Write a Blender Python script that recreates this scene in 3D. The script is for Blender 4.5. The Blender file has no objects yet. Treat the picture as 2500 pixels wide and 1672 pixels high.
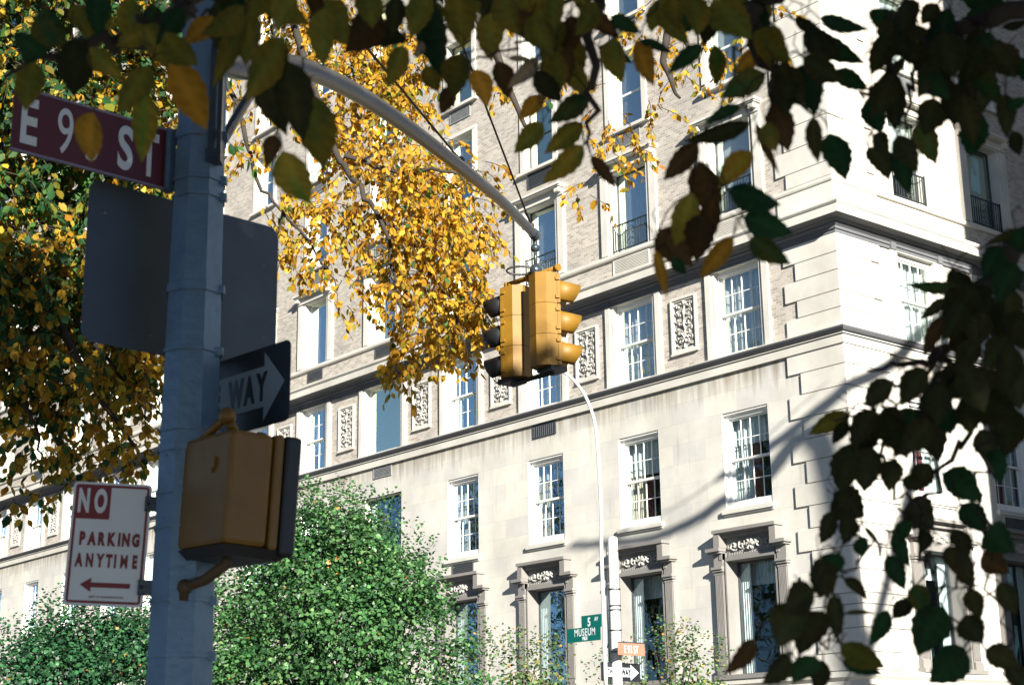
import bpy, math, random
import numpy as np
from mathutils import Vector, Matrix, noise
random.seed(7); np.random.seed(7)
V=Vector; R=math.radians; PI=math.pi
scene=bpy.context.scene; COL=scene.collection
# ------------------------------------------------------------------ camera
CAM=V((-24.5816,31.5554,1.6))
FW=V((0.7416059,-0.61722773,0.26277483)).normalized()
RT=V((-0.63654335,-0.77109959,-0.01476452)).normalized()
UP=V((-0.21173863,0.15631812,0.96474421)).normalized()
FPX=3834.0
cd=bpy.data.cameras.new('camera'); cam=bpy.data.objects.new('camera',cd); COL.objects.link(cam)
M=Matrix((RT,UP,-FW)).transposed().to_4x4(); M.translation=CAM; cam.matrix_world=M
cd.sensor_width=36; cd.lens=FPX/2500*36; cd.clip_start=0.05; cd.clip_end=2000
cd.dof.use_dof=True; cd.dof.focus_distance=21; cd.dof.aperture_fstop=6.0; cd.dof.aperture_blades=7
scene.camera=cam
# ------------------------------------------------------------------ light
SK,SM=2.5,0.93                       # run and drop of a shadow on the avenue front per metre of projection
SUN=V((-SK,1,SM)).normalized()       # towards the sun
w=bpy.data.worlds.new('World'); scene.world=w; w.use_nodes=True
nt=w.node_tree; bg=nt.nodes['Background']; sky=nt.nodes.new('ShaderNodeTexSky')
sky.sky_type='NISHITA'; sky.sun_disc=False; sky.sun_elevation=math.asin(SUN.z); sky.sun_rotation=math.atan2(SUN.x,SUN.y)
sky.air_density=0.5; sky.dust_density=0.0; sky.altitude=1500; sky.ozone_density=1.5
nt.links.new(sky.outputs[0],bg.inputs[0]); bg.inputs[1].default_value=0.05
sd=bpy.data.lights.new('sun','SUN'); sd.energy=5.0; sd.angle=R(0.5); sd.color=(1,0.945,0.85)
so=bpy.data.objects.new('sun',sd); COL.objects.link(so); so.rotation_euler=SUN.to_track_quat('Z','Y').to_euler(); so.location=(-30,30,40)
scene.view_settings.view_transform='Standard'; scene.view_settings.look='None'
scene.view_settings.exposure=1.55; scene.view_settings.gamma=1
scene.cycles.max_bounces=6; scene.cycles.diffuse_bounces=2; scene.cycles.transparent_max_bounces=12
scene.cycles.use_adaptive_sampling=True
# ------------------------------------------------------------------ helpers
FH=V((FW.x,FW.y,0)).normalized(); RH=V((RT.x,RT.y,0)).normalized()
def st(r,f,z=0): return V((CAM.x,CAM.y,0))+RH*r+FH*f+V((0,0,z))      # street frame: right, forward, height
def ray(u,v): return (FW*FPX+RT*(u-1250)-UP*(v-836)).normalized()
def at(u,v,d):
    r=ray(u,v); return CAM+r*(d/math.hypot(r.x,r.y))
def atplane(u,v,p,n):
    r=ray(u,v); return CAM+r*((p-CAM).dot(n)/r.dot(n))
def proj(q):
    v=q-CAM; z=v.dot(FW)
    if z<=0.1: return None
    return (1250+FPX*v.dot(RT)/z, 836-FPX*v.dot(UP)/z)
def tag(o,label=None,cat=None,group=None,kind=None):
    if label: o['label']=label
    if cat: o['category']=cat
    if group: o['group']=group
    if kind: o['kind']=kind
    return o
def empty(name,loc,label=None,cat=None,group=None,rot=None):
    o=bpy.data.objects.new(name,None); COL.objects.link(o); o.location=loc; o.empty_display_size=.2
    if rot is not None: o.rotation_euler=rot
    return tag(o,label,cat,group)
class MB:
    def __init__(s,T=None): s.v=[]; s.f=[]; s.T=T; s.sm=[]
    def add(s,vs,fs,smooth=False):
        n=len(s.v)
        if s.T: vs=[s.T(*p) for p in vs]
        s.v+= [tuple(p) for p in vs]; s.f+=[tuple(i+n for i in f) for f in fs]; s.sm+=[smooth]*len(fs)
    def box(s,x0,x1,y0,y1,z0,z1):
        s.add([(x0,y0,z0),(x1,y0,z0),(x1,y1,z0),(x0,y1,z0),(x0,y0,z1),(x1,y0,z1),(x1,y1,z1),(x0,y1,z1)],
              [(0,3,2,1),(4,5,6,7),(0,1,5,4),(1,2,6,5),(2,3,7,6),(3,0,4,7)])
    def quad(s,a,b,c,d): s.add([a,b,c,d],[(0,1,2,3)])
    def obox(s,c,ax,ay,az):                         # oriented box: centre and three half vectors
        c=V(c); ax=V(ax); ay=V(ay); az=V(az)
        s.add([c+i*ax+j*ay+k*az for k in(-1,1) for (i,j) in((-1,-1),(1,-1),(1,1),(-1,1))],
              [(0,3,2,1),(4,5,6,7),(0,1,5,4),(1,2,6,5),(2,3,7,6),(3,0,4,7)])
    def tube(s,pts,rad,n=8,cap=True,smooth=True,phase=0):
        pts=[V(p) for p in pts]
        if not hasattr(rad,'__len__'): rad=[rad]*len(pts)
        up=None; vs=[]; k=len(pts)
        for i,p in enumerate(pts):
            t=(pts[min(i+1,k-1)]-pts[max(i-1,0)])
            if t.length<1e-9: t=V((0,0,1))
            t.normalize()
            if up is None: up=t.orthogonal().normalized() if abs(t.z)<.95 else V((1,0,0))
            up=(up-t*up.dot(t)); 
            if up.length<1e-6: up=t.orthogonal()
            up.normalize(); b=t.cross(up)
            for j in range(n):
                a=2*PI*j/n+phase; vs.append(p+(up*math.cos(a)+b*math.sin(a))*rad[i])
        fs=[(i*n+j,i*n+(j+1)%n,(i+1)*n+(j+1)%n,(i+1)*n+j) for i in range(k-1) for j in range(n)]
        if s.T: raise RuntimeError
        s.add(vs,fs,smooth)
        if cap:
            m=len(s.v)-len(vs); s.f+=[tuple(m+j for j in range(n))[::-1],tuple(m+(k-1)*n+j for j in range(n))]; s.sm+=[False,False]
    def sphere(s,c,r,n=12,m=8,sc=(1,1,1)):
        c=V(c); vs=[]; 
        for i in range(m+1):
            a=PI*i/m
            for j in range(n):
                b=2*PI*j/n; vs.append(c+V((r*sc[0]*math.sin(a)*math.cos(b),r*sc[1]*math.sin(a)*math.sin(b),r*sc[2]*math.cos(a))))
        s.add(vs,[(i*n+j,i*n+(j+1)%n,(i+1)*n+(j+1)%n,(i+1)*n+j) for i in range(m) for j in range(n)],True)
    def prism(s,poly,y0,y1,closed=True):            # polygon in x,z extruded along y
        n=len(poly); vs=[(p[0],y0,p[1]) for p in poly]+[(p[0],y1,p[1]) for p in poly]
        fs=[(i,(i+1)%n,n+(i+1)%n,n+i) for i in range(n)]
        fs+=[tuple(range(n))[::-1],tuple(range(n,2*n))]
        s.add(vs,fs)
    def build(s,name,m,parent=None,col=None):
        me=bpy.data.meshes.new(name); me.from_pydata(s.v,[],s.f); me.polygons.foreach_set('use_smooth',s.sm)
        if isinstance(m,(list,tuple)):
            for q in m: me.materials.append(q)
        else: me.materials.append(m)
        me.validate(); me.update()
        o=bpy.data.objects.new(name,me); COL.objects.link(o)
        if parent: o.parent=parent
        return o
def copy_tree(o,parent=None,loc=None):
    c=o.copy(); COL.objects.link(c)
    if parent is not None: c.parent=parent
    if loc is not None: c.location=loc
    for ch in o.children: copy_tree(ch,c)
    return c
# ------------------------------------------------------------------ materials
def base_mat(name):
    m=bpy.data.materials.new(name); m.use_nodes=True; return m,m.node_tree,m.node_tree.nodes['Principled BSDF']
def N(t,typ,**k):
    n=t.nodes.new(typ)
    for a,b in k.items(): setattr(n,a,b)
    return n
def mat(name,c,rough=.6,metal=0,var=.12,scale=6,bump=.0,bscale=40,spec=.5,dirt=None):
    m,t,b=base_mat(name); L=t.links
    b.inputs['Roughness'].default_value=rough; b.inputs['Metallic'].default_value=metal; b.inputs['Specular IOR Level'].default_value=spec
    tc=N(t,'ShaderNodeTexCoord'); n1=N(t,'ShaderNodeTexNoise'); n1.inputs['Scale'].default_value=scale; n1.inputs['Detail'].default_value=6
    L.new(tc.outputs['Object'],n1.inputs['Vector'])
    r=N(t,'ShaderNodeValToRGB'); r.color_ramp.elements[0].position=.3; r.color_ramp.elements[1].position=.7
    r.color_ramp.elements[0].color=[x*(1-var) for x in c]+[1]; r.color_ramp.elements[1].color=[min(1,x*(1+var)) for x in c]+[1]
    L.new(n1.outputs['Fac'],r.inputs['Fac']); out=r.outputs['Color']
    if dirt:
        n2=N(t,'ShaderNodeTexNoise'); n2.inputs['Scale'].default_value=dirt[1]; n2.inputs['Detail'].default_value=8
        L.new(tc.outputs['Object'],n2.inputs['Vector'])
        r2=N(t,'ShaderNodeValToRGB'); r2.color_ramp.elements[0].position=dirt[2]; r2.color_ramp.elements[1].position=dirt[2]+.06
        L.new(n2.outputs['Fac'],r2.inputs['Fac'])
        mx=N(t,'ShaderNodeMix',data_type='RGBA'); L.new(r2.outputs['Color'],mx.inputs[0]); L.new(out,mx.inputs[6]); mx.inputs[7].default_value=list(dirt[0])+[1]
        out=mx.outputs[2]
    L.new(out,b.inputs['Base Color'])
    if bump:
        n3=N(t,'ShaderNodeTexNoise'); n3.inputs['Scale'].default_value=bscale; n3.inputs['Detail'].default_value=4
        L.new(tc.outputs['Object'],n3.inputs['Vector']); bp=N(t,'ShaderNodeBump'); bp.inputs['Strength'].default_value=bump; bp.inputs['Distance'].default_value=.01
        L.new(n3.outputs['Fac'],bp.inputs['Height']); L.new(bp.outputs[0],b.inputs['Normal'])
    return m
def facade_vec(t):
    g=N(t,'ShaderNodeNewGeometry'); s=N(t,'ShaderNodeSeparateXYZ'); t.links.new(g.outputs['Position'],s.inputs[0])
    a=N(t,'ShaderNodeMath',operation='ADD'); t.links.new(s.outputs[0],a.inputs[0]); t.links.new(s.outputs[1],a.inputs[1])
    c=N(t,'ShaderNodeCombineXYZ'); t.links.new(a.outputs[0],c.inputs[0]); t.links.new(s.outputs[2],c.inputs[1]); return c,s,g
def brick_mat():
    m,t,b=base_mat('buff_brick'); L=t.links; c,s,g=facade_vec(t)
    br=N(t,'ShaderNodeTexBrick'); L.new(c.outputs[0],br.inputs['Vector'])
    br.inputs['Scale'].default_value=1; br.inputs['Brick Width'].default_value=.215; br.inputs['Row Height'].default_value=.078
    br.inputs['Mortar Size'].default_value=.009; br.inputs['Mortar Smooth'].default_value=.3; br.inputs['Bias'].default_value=-.1
    br.inputs['Color1'].default_value=(.49,.45,.385,1); br.inputs['Color2'].default_value=(.29,.265,.23,1); br.inputs['Mortar'].default_value=(.53,.50,.46,1)
    n=N(t,'ShaderNodeTexNoise'); n.inputs['Scale'].default_value=.7; n.inputs['Detail'].default_value=8; L.new(c.outputs[0],n.inputs['Vector'])
    r=N(t,'ShaderNodeValToRGB'); r.color_ramp.elements[0].position=.3; r.color_ramp.elements[0].color=(.8,.8,.82,1); r.color_ramp.elements[1].position=.75; r.color_ramp.elements[1].color=(1.1,1.08,1.04,1)
    L.new(n.outputs['Fac'],r.inputs['Fac']); mx=N(t,'ShaderNodeMix',data_type='RGBA',blend_type='MULTIPLY'); mx.inputs[0].default_value=1
    L.new(br.outputs['Color'],mx.inputs[6]); L.new(r.outputs['Color'],mx.inputs[7]); L.new(mx.outputs[2],b.inputs['Base Color'])
    bp=N(t,'ShaderNodeBump'); bp.inputs['Strength'].default_value=.6; bp.inputs['Distance'].default_value=.012; bp.invert=True
    L.new(br.outputs['Fac'],bp.inputs['Height']); L.new(bp.outputs[0],b.inputs['Normal']); b.inputs['Roughness'].default_value=.9
    return m
def stone_mat(name='limestone',c=(.60,.585,.53),joints=True,streak=True):
    m,t,b=base_mat(name); L=t.links; cv,s,g=facade_vec(t)
    n=N(t,'ShaderNodeTexNoise'); n.inputs['Scale'].default_value=.55; n.inputs['Detail'].default_value=9; n.inputs['Roughness'].default_value=.62; L.new(g.outputs['Position'],n.inputs['Vector'])
    r=N(t,'ShaderNodeValToRGB'); r.color_ramp.elements[0].position=.32; r.color_ramp.elements[1].position=.68
    r.color_ramp.elements[0].color=[x*.76 for x in c]+[1]; r.color_ramp.elements[1].color=[x*1.06 for x in c]+[1]
    L.new(n.outputs['Fac'],r.inputs['Fac']); out=r.outputs['Color']
    if joints:
        br=N(t,'ShaderNodeTexBrick'); L.new(cv.outputs[0],br.inputs['Vector']); br.inputs['Scale'].default_value=1
        br.inputs['Brick Width'].default_value=1.25; br.inputs['Row Height'].default_value=.58; br.inputs['Mortar Size'].default_value=.004
        br.inputs['Color1'].default_value=(1.04,1.03,1,1); br.inputs['Color2'].default_value=(.89,.895,.92,1); br.inputs['Mortar'].default_value=(.76,.75,.73,1)
        mx=N(t,'ShaderNodeMix',data_type='RGBA',blend_type='MULTIPLY'); mx.inputs[0].default_value=1; L.new(out,mx.inputs[6]); L.new(br.outputs['Color'],mx.inputs[7]); out=mx.outputs[2]
    if streak:
        # rain streaks: stretched noise, strongest just under the belt course at z=12.1
        mp=N(t,'ShaderNodeMapping'); mp.inputs['Scale'].default_value=(5,.35,1); L.new(cv.outputs[0],mp.inputs['Vector'])
        n2=N(t,'ShaderNodeTexNoise'); n2.inputs['Scale'].default_value=1; n2.inputs['Detail'].default_value=7; L.new(mp.outputs[0],n2.inputs['Vector'])
        mr=N(t,'ShaderNodeMapRange'); mr.inputs['From Min'].default_value=11.2; mr.inputs['From Max'].default_value=12.15; mr.inputs['To Min'].default_value=0; mr.inputs['To Max'].default_value=.42
        L.new(s.outputs[2],mr.inputs['Value'])
        ad=N(t,'ShaderNodeMath',operation='ADD'); L.new(n2.outputs['Fac'],ad.inputs[0]); L.new(mr.outputs[0],ad.inputs[1])
        r2=N(t,'ShaderNodeValToRGB'); r2.color_ramp.elements[0].position=.62; r2.color_ramp.elements[1].position=1.0
        r2.color_ramp.elements[0].color=(1,1,1,1); r2.color_ramp.elements[1].color=(.5,.45,.38,1); L.new(ad.outputs[0],r2.inputs['Fac'])
        mx=N(t,'ShaderNodeMix',data_type='RGBA',blend_type='MULTIPLY'); mx.inputs[0].default_value=1; L.new(out,mx.inputs[6]); L.new(r2.outputs['Color'],mx.inputs[7]); out=mx.outputs[2]
    L.new(out,b.inputs['Base Color']); b.inputs['Roughness'].default_value=.85
    n3=N(t,'ShaderNodeTexNoise'); n3.inputs['Scale'].default_value=22; n3.inputs['Detail'].default_value=5; L.new(g.outputs['Position'],n3.inputs['Vector'])
    bp=N(t,'ShaderNodeBump'); bp.inputs['Strength'].default_value=.25; bp.inputs['Distance'].default_value=.01; L.new(n3.outputs['Fac'],bp.inputs['Height']); L.new(bp.outputs[0],b.inputs['Normal'])
    return m
def glass_mat(name,refl=.3,tint=(.75,.9,.95),through=(.8,.85,.85)):
    m,t,b=base_mat(name); t.nodes.remove(b); out=t.nodes['Material Output']; L=t.links
    tr=N(t,'ShaderNodeBsdfTransparent'); tr.inputs[0].default_value=list(through)+[1]
    gl=N(t,'ShaderNodeBsdfGlossy'); gl.inputs['Color'].default_value=list(tint)+[1]; gl.inputs['Roughness'].default_value=.0
    g=N(t,'ShaderNodeNewGeometry'); nn=N(t,'ShaderNodeTexNoise'); nn.inputs['Scale'].default_value=2.2; nn.inputs['Detail'].default_value=1; L.new(g.outputs['Position'],nn.inputs['Vector'])
    bp=N(t,'ShaderNodeBump'); bp.inputs['Strength'].default_value=.12; bp.inputs['Distance'].default_value=.02; L.new(nn.outputs['Fac'],bp.inputs['Height']); L.new(bp.outputs[0],gl.inputs['Normal'])
    lw=N(t,'ShaderNodeLayerWeight'); lw.inputs['Blend'].default_value=.25
    mr=N(t,'ShaderNodeMapRange'); mr.inputs['To Min'].default_value=refl; mr.inputs['To Max'].default_value=min(1,refl+.5); L.new(lw.outputs['Fresnel'],mr.inputs['Value'])
    mx=N(t,'ShaderNodeMixShader'); L.new(mr.outputs[0],mx.inputs[0]); L.new(tr.outputs[0],mx.inputs[1]); L.new(gl.outputs[0],mx.inputs[2]); L.new(mx.outputs[0],out.inputs[0])
    return m
def leaf_mat(name,trans=.45,rough=.55,spec=.3,vein=0):
    m,t,b=base_mat(name); L=t.links; out=t.nodes['Material Output']
    a=N(t,'ShaderNodeAttribute'); a.attribute_name='Col'
    n=N(t,'ShaderNodeTexNoise'); n.inputs['Scale'].default_value=60; g=N(t,'ShaderNodeNewGeometry'); L.new(g.outputs['Position'],n.inputs['Vector'])
    mr=N(t,'ShaderNodeMapRange'); mr.inputs['To Min'].default_value=.7; mr.inputs['To Max'].default_value=1.3; L.new(n.outputs['Fac'],mr.inputs['Value'])
    mx=N(t,'ShaderNodeMix',data_type='RGBA',blend_type='MULTIPLY'); mx.inputs[0].default_value=1; L.new(a.outputs['Color'],mx.inputs[6]); L.new(mr.outputs[0],mx.inputs[7])
    L.new(mx.outputs[2],b.inputs['Base Color']); b.inputs['Roughness'].default_value=rough; b.inputs['Specular IOR Level'].default_value=spec
    tr=N(t,'ShaderNodeBsdfTranslucent'); L.new(mx.outputs[2],tr.inputs['Color'])
    ms=N(t,'ShaderNodeMixShader'); ms.inputs[0].default_value=trans; L.new(b.outputs[0],ms.inputs[1]); L.new(tr.outputs[0],ms.inputs[2]); L.new(ms.outputs[0],out.inputs[0])
    return m
STONE=stone_mat(); TRIM=stone_mat('carved_limestone',(.60,.58,.52),False,False); BRICK=brick_mat()
CORN=stone_mat('weathered_limestone',(.56,.54,.48),False,False)
SHADED=stone_mat('shaded_weathered_stone',(.12,.125,.135),False,False)  # weathering plus the shade under cornice and mouldings, put into the colour
SOOT=mat('sooty_limestone',(.20,.20,.19),.9,var=.25,scale=3)
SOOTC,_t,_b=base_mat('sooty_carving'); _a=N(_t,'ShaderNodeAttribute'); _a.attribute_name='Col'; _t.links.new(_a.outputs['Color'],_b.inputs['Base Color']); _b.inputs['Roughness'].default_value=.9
WHITE=mat('white_sash_paint',(.78,.77,.73),.45,var=.05)
TRIM2=stone_mat('weathered_portal_stone',(.22,.21,.195),False,False)
DARKF=mat('dark_window_frame',(.05,.055,.06),.4)
ROOM=mat('dark_room',(.035,.033,.03),.9)
BLIND=mat('white_blind',(.72,.74,.74),.8,var=.04)
DRAPE=mat('pale_drape',(.62,.68,.68),.85,var=.08)
CREAM=mat('cream_curtain',(.62,.56,.44),.85); RED=mat('dark_red_curtain',(.16,.03,.03),.85); BROWNC=mat('brown_curtain',(.2,.15,.08),.85)
GLASS=glass_mat('window_glass',.34,(.85,1,.9)); GLASSD=glass_mat('low_window_glass',.07,(.6,.8,.85)); GLASSB=glass_mat('coated_window_glass',.8,(.95,1.0,.72))
IRON=mat('black_iron',(.02,.025,.03),.5); VENT=mat('grey_vent_louvre',(.20,.21,.21),.6); VENTD=mat('dark_vent_louvre',(.06,.065,.07),.6)
GALV=mat('galvanised_grey_paint',(.13,.21,.30),.42,.35,var=.10,scale=14,bump=.35,bscale=30,dirt=((.17,.17,.17),9,.66))
ARMM=mat('weathered_steel',(.035,.047,.06),.30,.25,var=.25,scale=20,bump=.3,bscale=60)
CABLE=mat('black_cable',(.015,.015,.015),.5)
YEL=mat('signal_yellow_paint',(.21,.108,.007),.55,var=.10,scale=8,dirt=((.25,.12,.02),14,.70))
YEL2=mat('ochre_signal_paint',(.17,.085,.005),.42,var=.10,scale=9,dirt=((.22,.12,.03),12,.72))
BLK=mat('black_plastic_and_shade',(.012,.013,.015),.4)  # black plastic; also shade painted on left visors and pedestrian box underside
SIGNBACK=mat('bare_sign_aluminium',(.065,.085,.11),.5,.3,var=.12,scale=5,dirt=((.3,.32,.33),22,.70))
MAROON=mat('maroon_sign_face',(.085,.007,.009),.45); SWHITE=mat('white_sign_face',(.62,.66,.68),.45,var=.03); SRED=mat('red_sign_ink',(.17,.010,.014),.45,var=.03)
SBLACK=mat('black_sign_face',(.012,.014,.018),.35); SGREEN=mat('green_sign_face',(.0,.10,.085),.4,var=.05); SORANGE=mat('faded_brown_sign_face',(.34,.14,.09),.5,var=.1)
LENS={k:mat(k+'_lens',c,.2) for k,c in (('red',(.3,.01,.01)),('amber',(.4,.18,.01)),('green',(.01,.2,.12)))}
BARK=mat('dark_bark',(.03,.024,.018),.9,var=.3,scale=8,bump=.6,bscale=20)
TWIG=mat('dark_twig',(.04,.03,.022),.8)
LEAF=leaf_mat('autumn_leaf',.5); LEAFG=leaf_mat('glossy_green_leaf',.28,.42,.35); LEAFN=leaf_mat('near_leaf',.42,.6,.15)
FPOLE=mat('white_painted_pole',(.5,.5,.48),.5,var=.06,scale=5,dirt=((.25,.14,.08),7,.69))
# ------------------------------------------------------------------ ground
def sheet(name,pts,z,m,kind='structure'):
    b=MB(); b.add([(p[0],p[1],z) for p in pts],[tuple(range(len(pts)))]); o=b.build(name,m); o['kind']=kind; return o
GRND=mat('park_earth',(.09,.085,.05),.95,var=.3,scale=.5); ASPH=mat('asphalt',(.05,.05,.052),.9,var=.2,scale=3,bump=.4,bscale=60)
PAVE=mat('concrete_pavement',(.2,.19,.18),.9,var=.12,scale=2); PAINT=mat('road_paint',(.7,.7,.68),.7)
sheet('ground',[(-700,-700),(700,-700),(700,700),(-700,700)],-.02,GRND)
sheet('road',[(-200,5.5),(200,5.5),(200,22),(-200,22)],-.012,ASPH)
sheet('side_road',[(-16,5.5),(-4.5,5.5),(-4.5,-200),(-16,-200)],-.012,ASPH)
b=MB(); b.box(-4.5,200,0,5.5,-.012,.13); b.box(-4.5,0,-200,0,-.012,.13); b.build('pavement',PAVE)['kind']='structure'
b=MB(); b.box(-200,200,22,33.5,-.012,.13); b.build('park_pavement',PAVE)['kind']='structure'
b=MB()
for x in range(-120,120,6): b.add([(x,13.6,-.006),(x+3,13.6,-.006),(x+3,13.75,-.006),(x,13.75,-.006)],[(0,1,2,3)])
b.build('lane_marking',PAINT)['kind']='structure'
# ------------------------------------------------------------------ the apartment building
bld=empty('apartment_building',(0,0,0),'pale limestone and buff brick apartment building with quoined corner, carved panels and sash windows','building')
TL=lambda a,o,z:(a,o,z)
TR=lambda a,o,z:(-o,-a,z)
BAYS=[3.5,7.65,11.8,16.0,20.6,25.15,29.3,33.6,37.9,42.1,46.4,50.85,55.4]
RB=[3.4,7.1,10.8,14.5,18.2]
PICT=4
TOP=46
UPS=[20.65,24.3,27.8,31.3,34.8,38.3,41.8]
def openings(bays,left):
    O=[]
    for i,c in enumerate(bays):
        O.append((c-.86,c+.86,3.95,6.95)); O.append((c-.86 if not(left and i==PICT) else c-1.1,c+.86 if not(left and i==PICT) else c+1.1,8.33,11.0))
        h=1.12 if (left and i==PICT) else .84
        O.append((c-h,c+h,12.6,15.08)); O.append((c-.78,c+.78,16.72,19.3))
        for z in UPS: O.append((c-.72,c+.72,z,z+2.5))
    return O
def wall(T,A,z0,z1,ops,m,name):
    xs=sorted({0.0,A}|{o[0] for o in ops if o[3]>z0 and o[2]<z1}|{o[1] for o in ops if o[3]>z0 and o[2]<z1})
    b=MB(T)
    for x0,x1 in zip(xs,xs[1:]):
        mid=(x0+x1)/2; cuts=[(o[2],o[3]) for o in ops if o[0]<mid<o[1] and o[3]>z0 and o[2]<z1]
        zs=[z0]
        for q in sorted(cuts): zs+=[max(q[0],z0),min(q[1],z1)]
        zs.append(z1)
        for k in range(0,len(zs),2):
            if zs[k+1]-zs[k]>1e-4: b.quad((x0,0,zs[k]),(x1,0,zs[k]),(x1,0,zs[k+1]),(x0,0,zs[k+1]))
    return b
oL=openings(BAYS,True); oR=openings(RB,False)
wl=wall(TL,58,-.02,12.2,oL,STONE,'w'); wr=wall(TR,20,-.02,12.2,oR,STONE,'w'); wl.v+=wr.v; n=len(wl.v)-len(wr.v); wl.f+=[tuple(i+n for i in f) for f in wr.f]; wl.sm+=wr.sm
wl.build('stone_wall',STONE,bld)
wl=wall(TL,58,12.2,TOP,oL,BRICK,'w'); wr=wall(TR,20,12.2,TOP,oR,BRICK,'w'); n=len(wl.v); wl.v+=wr.v; wl.f+=[tuple(i+n for i in f) for f in wr.f]; wl.sm+=wr.sm
wl.build('brick_wall',BRICK,bld)
b=MB(); b.quad((58,0,-.02),(58,-20,-.02),(58,-20,TOP),(58,0,TOP)); b.quad((0,-20,-.02),(58,-20,-.02),(58,-20,TOP),(0,-20,TOP)); b.build('rear_wall',BRICK,bld)
b=MB(); b.box(-.0,58,-20,0,TOP,TOP+.3); b.build('roof',VENT,bld)
b=MB(); b.quad((1.3,-1.3,0),(57,-1.3,0),(57,-1.3,TOP),(1.3,-1.3,TOP)); b.quad((1.3,-1.3,0),(1.3,-19,0),(1.3,-19,TOP),(1.3,-1.3,TOP))
for z in (3.6,7.9,12.2,16.2,20.2,23.8,27.4,30.9,34.4,37.9,41.4): b.quad((.02,-.02,z),(57,-.02,z),(57,-1.3,z),(.02,-1.3,z)); b.quad((.02,-1.3,z),(1.3,-1.3,z),(1.3,-19,z),(.02,-19,z))
b.build('room_interior',ROOM,bld)
def sweep(prof,name,m,zoff=0,AL=58,AR=20):           # profile (projection,height) mitred round the corner
    vs=[];k=len(prof)
    for o,z in prof: vs.append(TL(AL,o,z))
    for o,z in prof: vs.append((-o,o,z))
    for o,z in prof: vs.append(TR(AR,o,z))
    fs=[]
    for s in (0,1):
        for i in range(k-1): fs.append((s*k+i,s*k+i+1,(s+1)*k+i+1,(s+1)*k+i))
    b=MB(); b.add(vs,fs); return b.build(name,m,bld)
sweep([(0,12.1),(.09,12.1),(.09,12.31),(.05,12.31)],'belt_course',CORN)
sweep([(.05,12.31),(.05,12.335),(.085,12.35)],'belt_moulding',SHADED); sweep([(.085,12.35),(.10,12.355),(.10,12.375),(.06,12.38)],'belt_moulding',CORN)
sweep([(.06,12.38),(.06,12.41),(.12,12.43),(.18,12.49),(.20,12.53)],'belt_moulding',SHADED); sweep([(.20,12.53),(.20,12.56),(0,12.59)],'belt_moulding',CORN)  # dark bands paint the shade under the belt mouldings
sweep([(0,15.1),(.05,15.1),(.05,15.19),(.09,15.2),(.09,15.27),(.15,15.31),(.15,15.37),(.2,15.4),(.22,15.43),(.24,15.45),(.50,15.45)],'frieze',SHADED)  # frieze and soffit: cornice shade painted into the stone colour
sweep([(.50,15.45),(.52,15.45),(.52,15.68),(.55,15.7),(.58,15.74),(.58,15.79),(0,15.93)],'cornice',CORN)
sweep([(0,16.55),(.08,16.56),(.1,16.6),(.1,16.69),(0,16.71)],'sill_course',TRIM)
sweep([(0,3.5),(.1,3.5),(.1,3.62),(.2,3.7),(.2,3.82),(0,3.86)],'base_ledge',TRIM)
sweep([(0,44.2),(.3,44.4),(.7,44.9),(.7,45.3),(.8,45.5),(0,45.7)],'roof_cornice',CORN)
# quoins, both faces of the corner
b=MB(); bad=MB()
def quoin(z0,z1,wd,pr=.05):
    g=.012
    b.add([TL(a,o,z) for z in(z0+g,z1-g) for (a,o) in((-pr,0),(wd,0),(wd,pr),(-pr,pr))],[(0,3,2,1),(4,5,6,7),(0,1,5,4),(1,2,6,5),(2,3,7,6),(3,0,4,7)])
    b.add([TR(a,o,z) for z in(z0+g,z1-g) for (a,o) in((0,0),(wd,0),(wd,pr),(0,pr))],[(0,3,2,1),(4,5,6,7),(0,1,5,4),(1,2,6,5),(2,3,7,6),(3,0,4,7)])
z=12.12; lng=True; rows=[12.12,11.57,11.0,10.38,9.8,9.22,8.64,8.06,7.48,6.9,6.32,5.74,5.46,4.88,4.3,3.86]
for i,(t_,q) in enumerate(zip(rows,rows[1:])):
    if i==11: continue
    quoin(q,t_,1.85 if i%2==0 else 1.42)
quoin(5.46,6.32,1.85) if False else quoin(5.46,5.74,1.85)
ur=[15.1,14.58,14.09,13.54,13.07,12.58]
for i,(t_,q) in enumerate(zip(ur,ur[1:])): quoin(q,t_,1.78 if i%2==0 else 1.38)
quoin(15.93,16.56,1.85); 
z=16.72;i=0
while z<44:
    h=.42 if i==0 else .66; quoin(z,z+h,1.85 if i%2 else 1.5); z+=h; i+=1
b.build('quoins',TRIM,bld)
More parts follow.
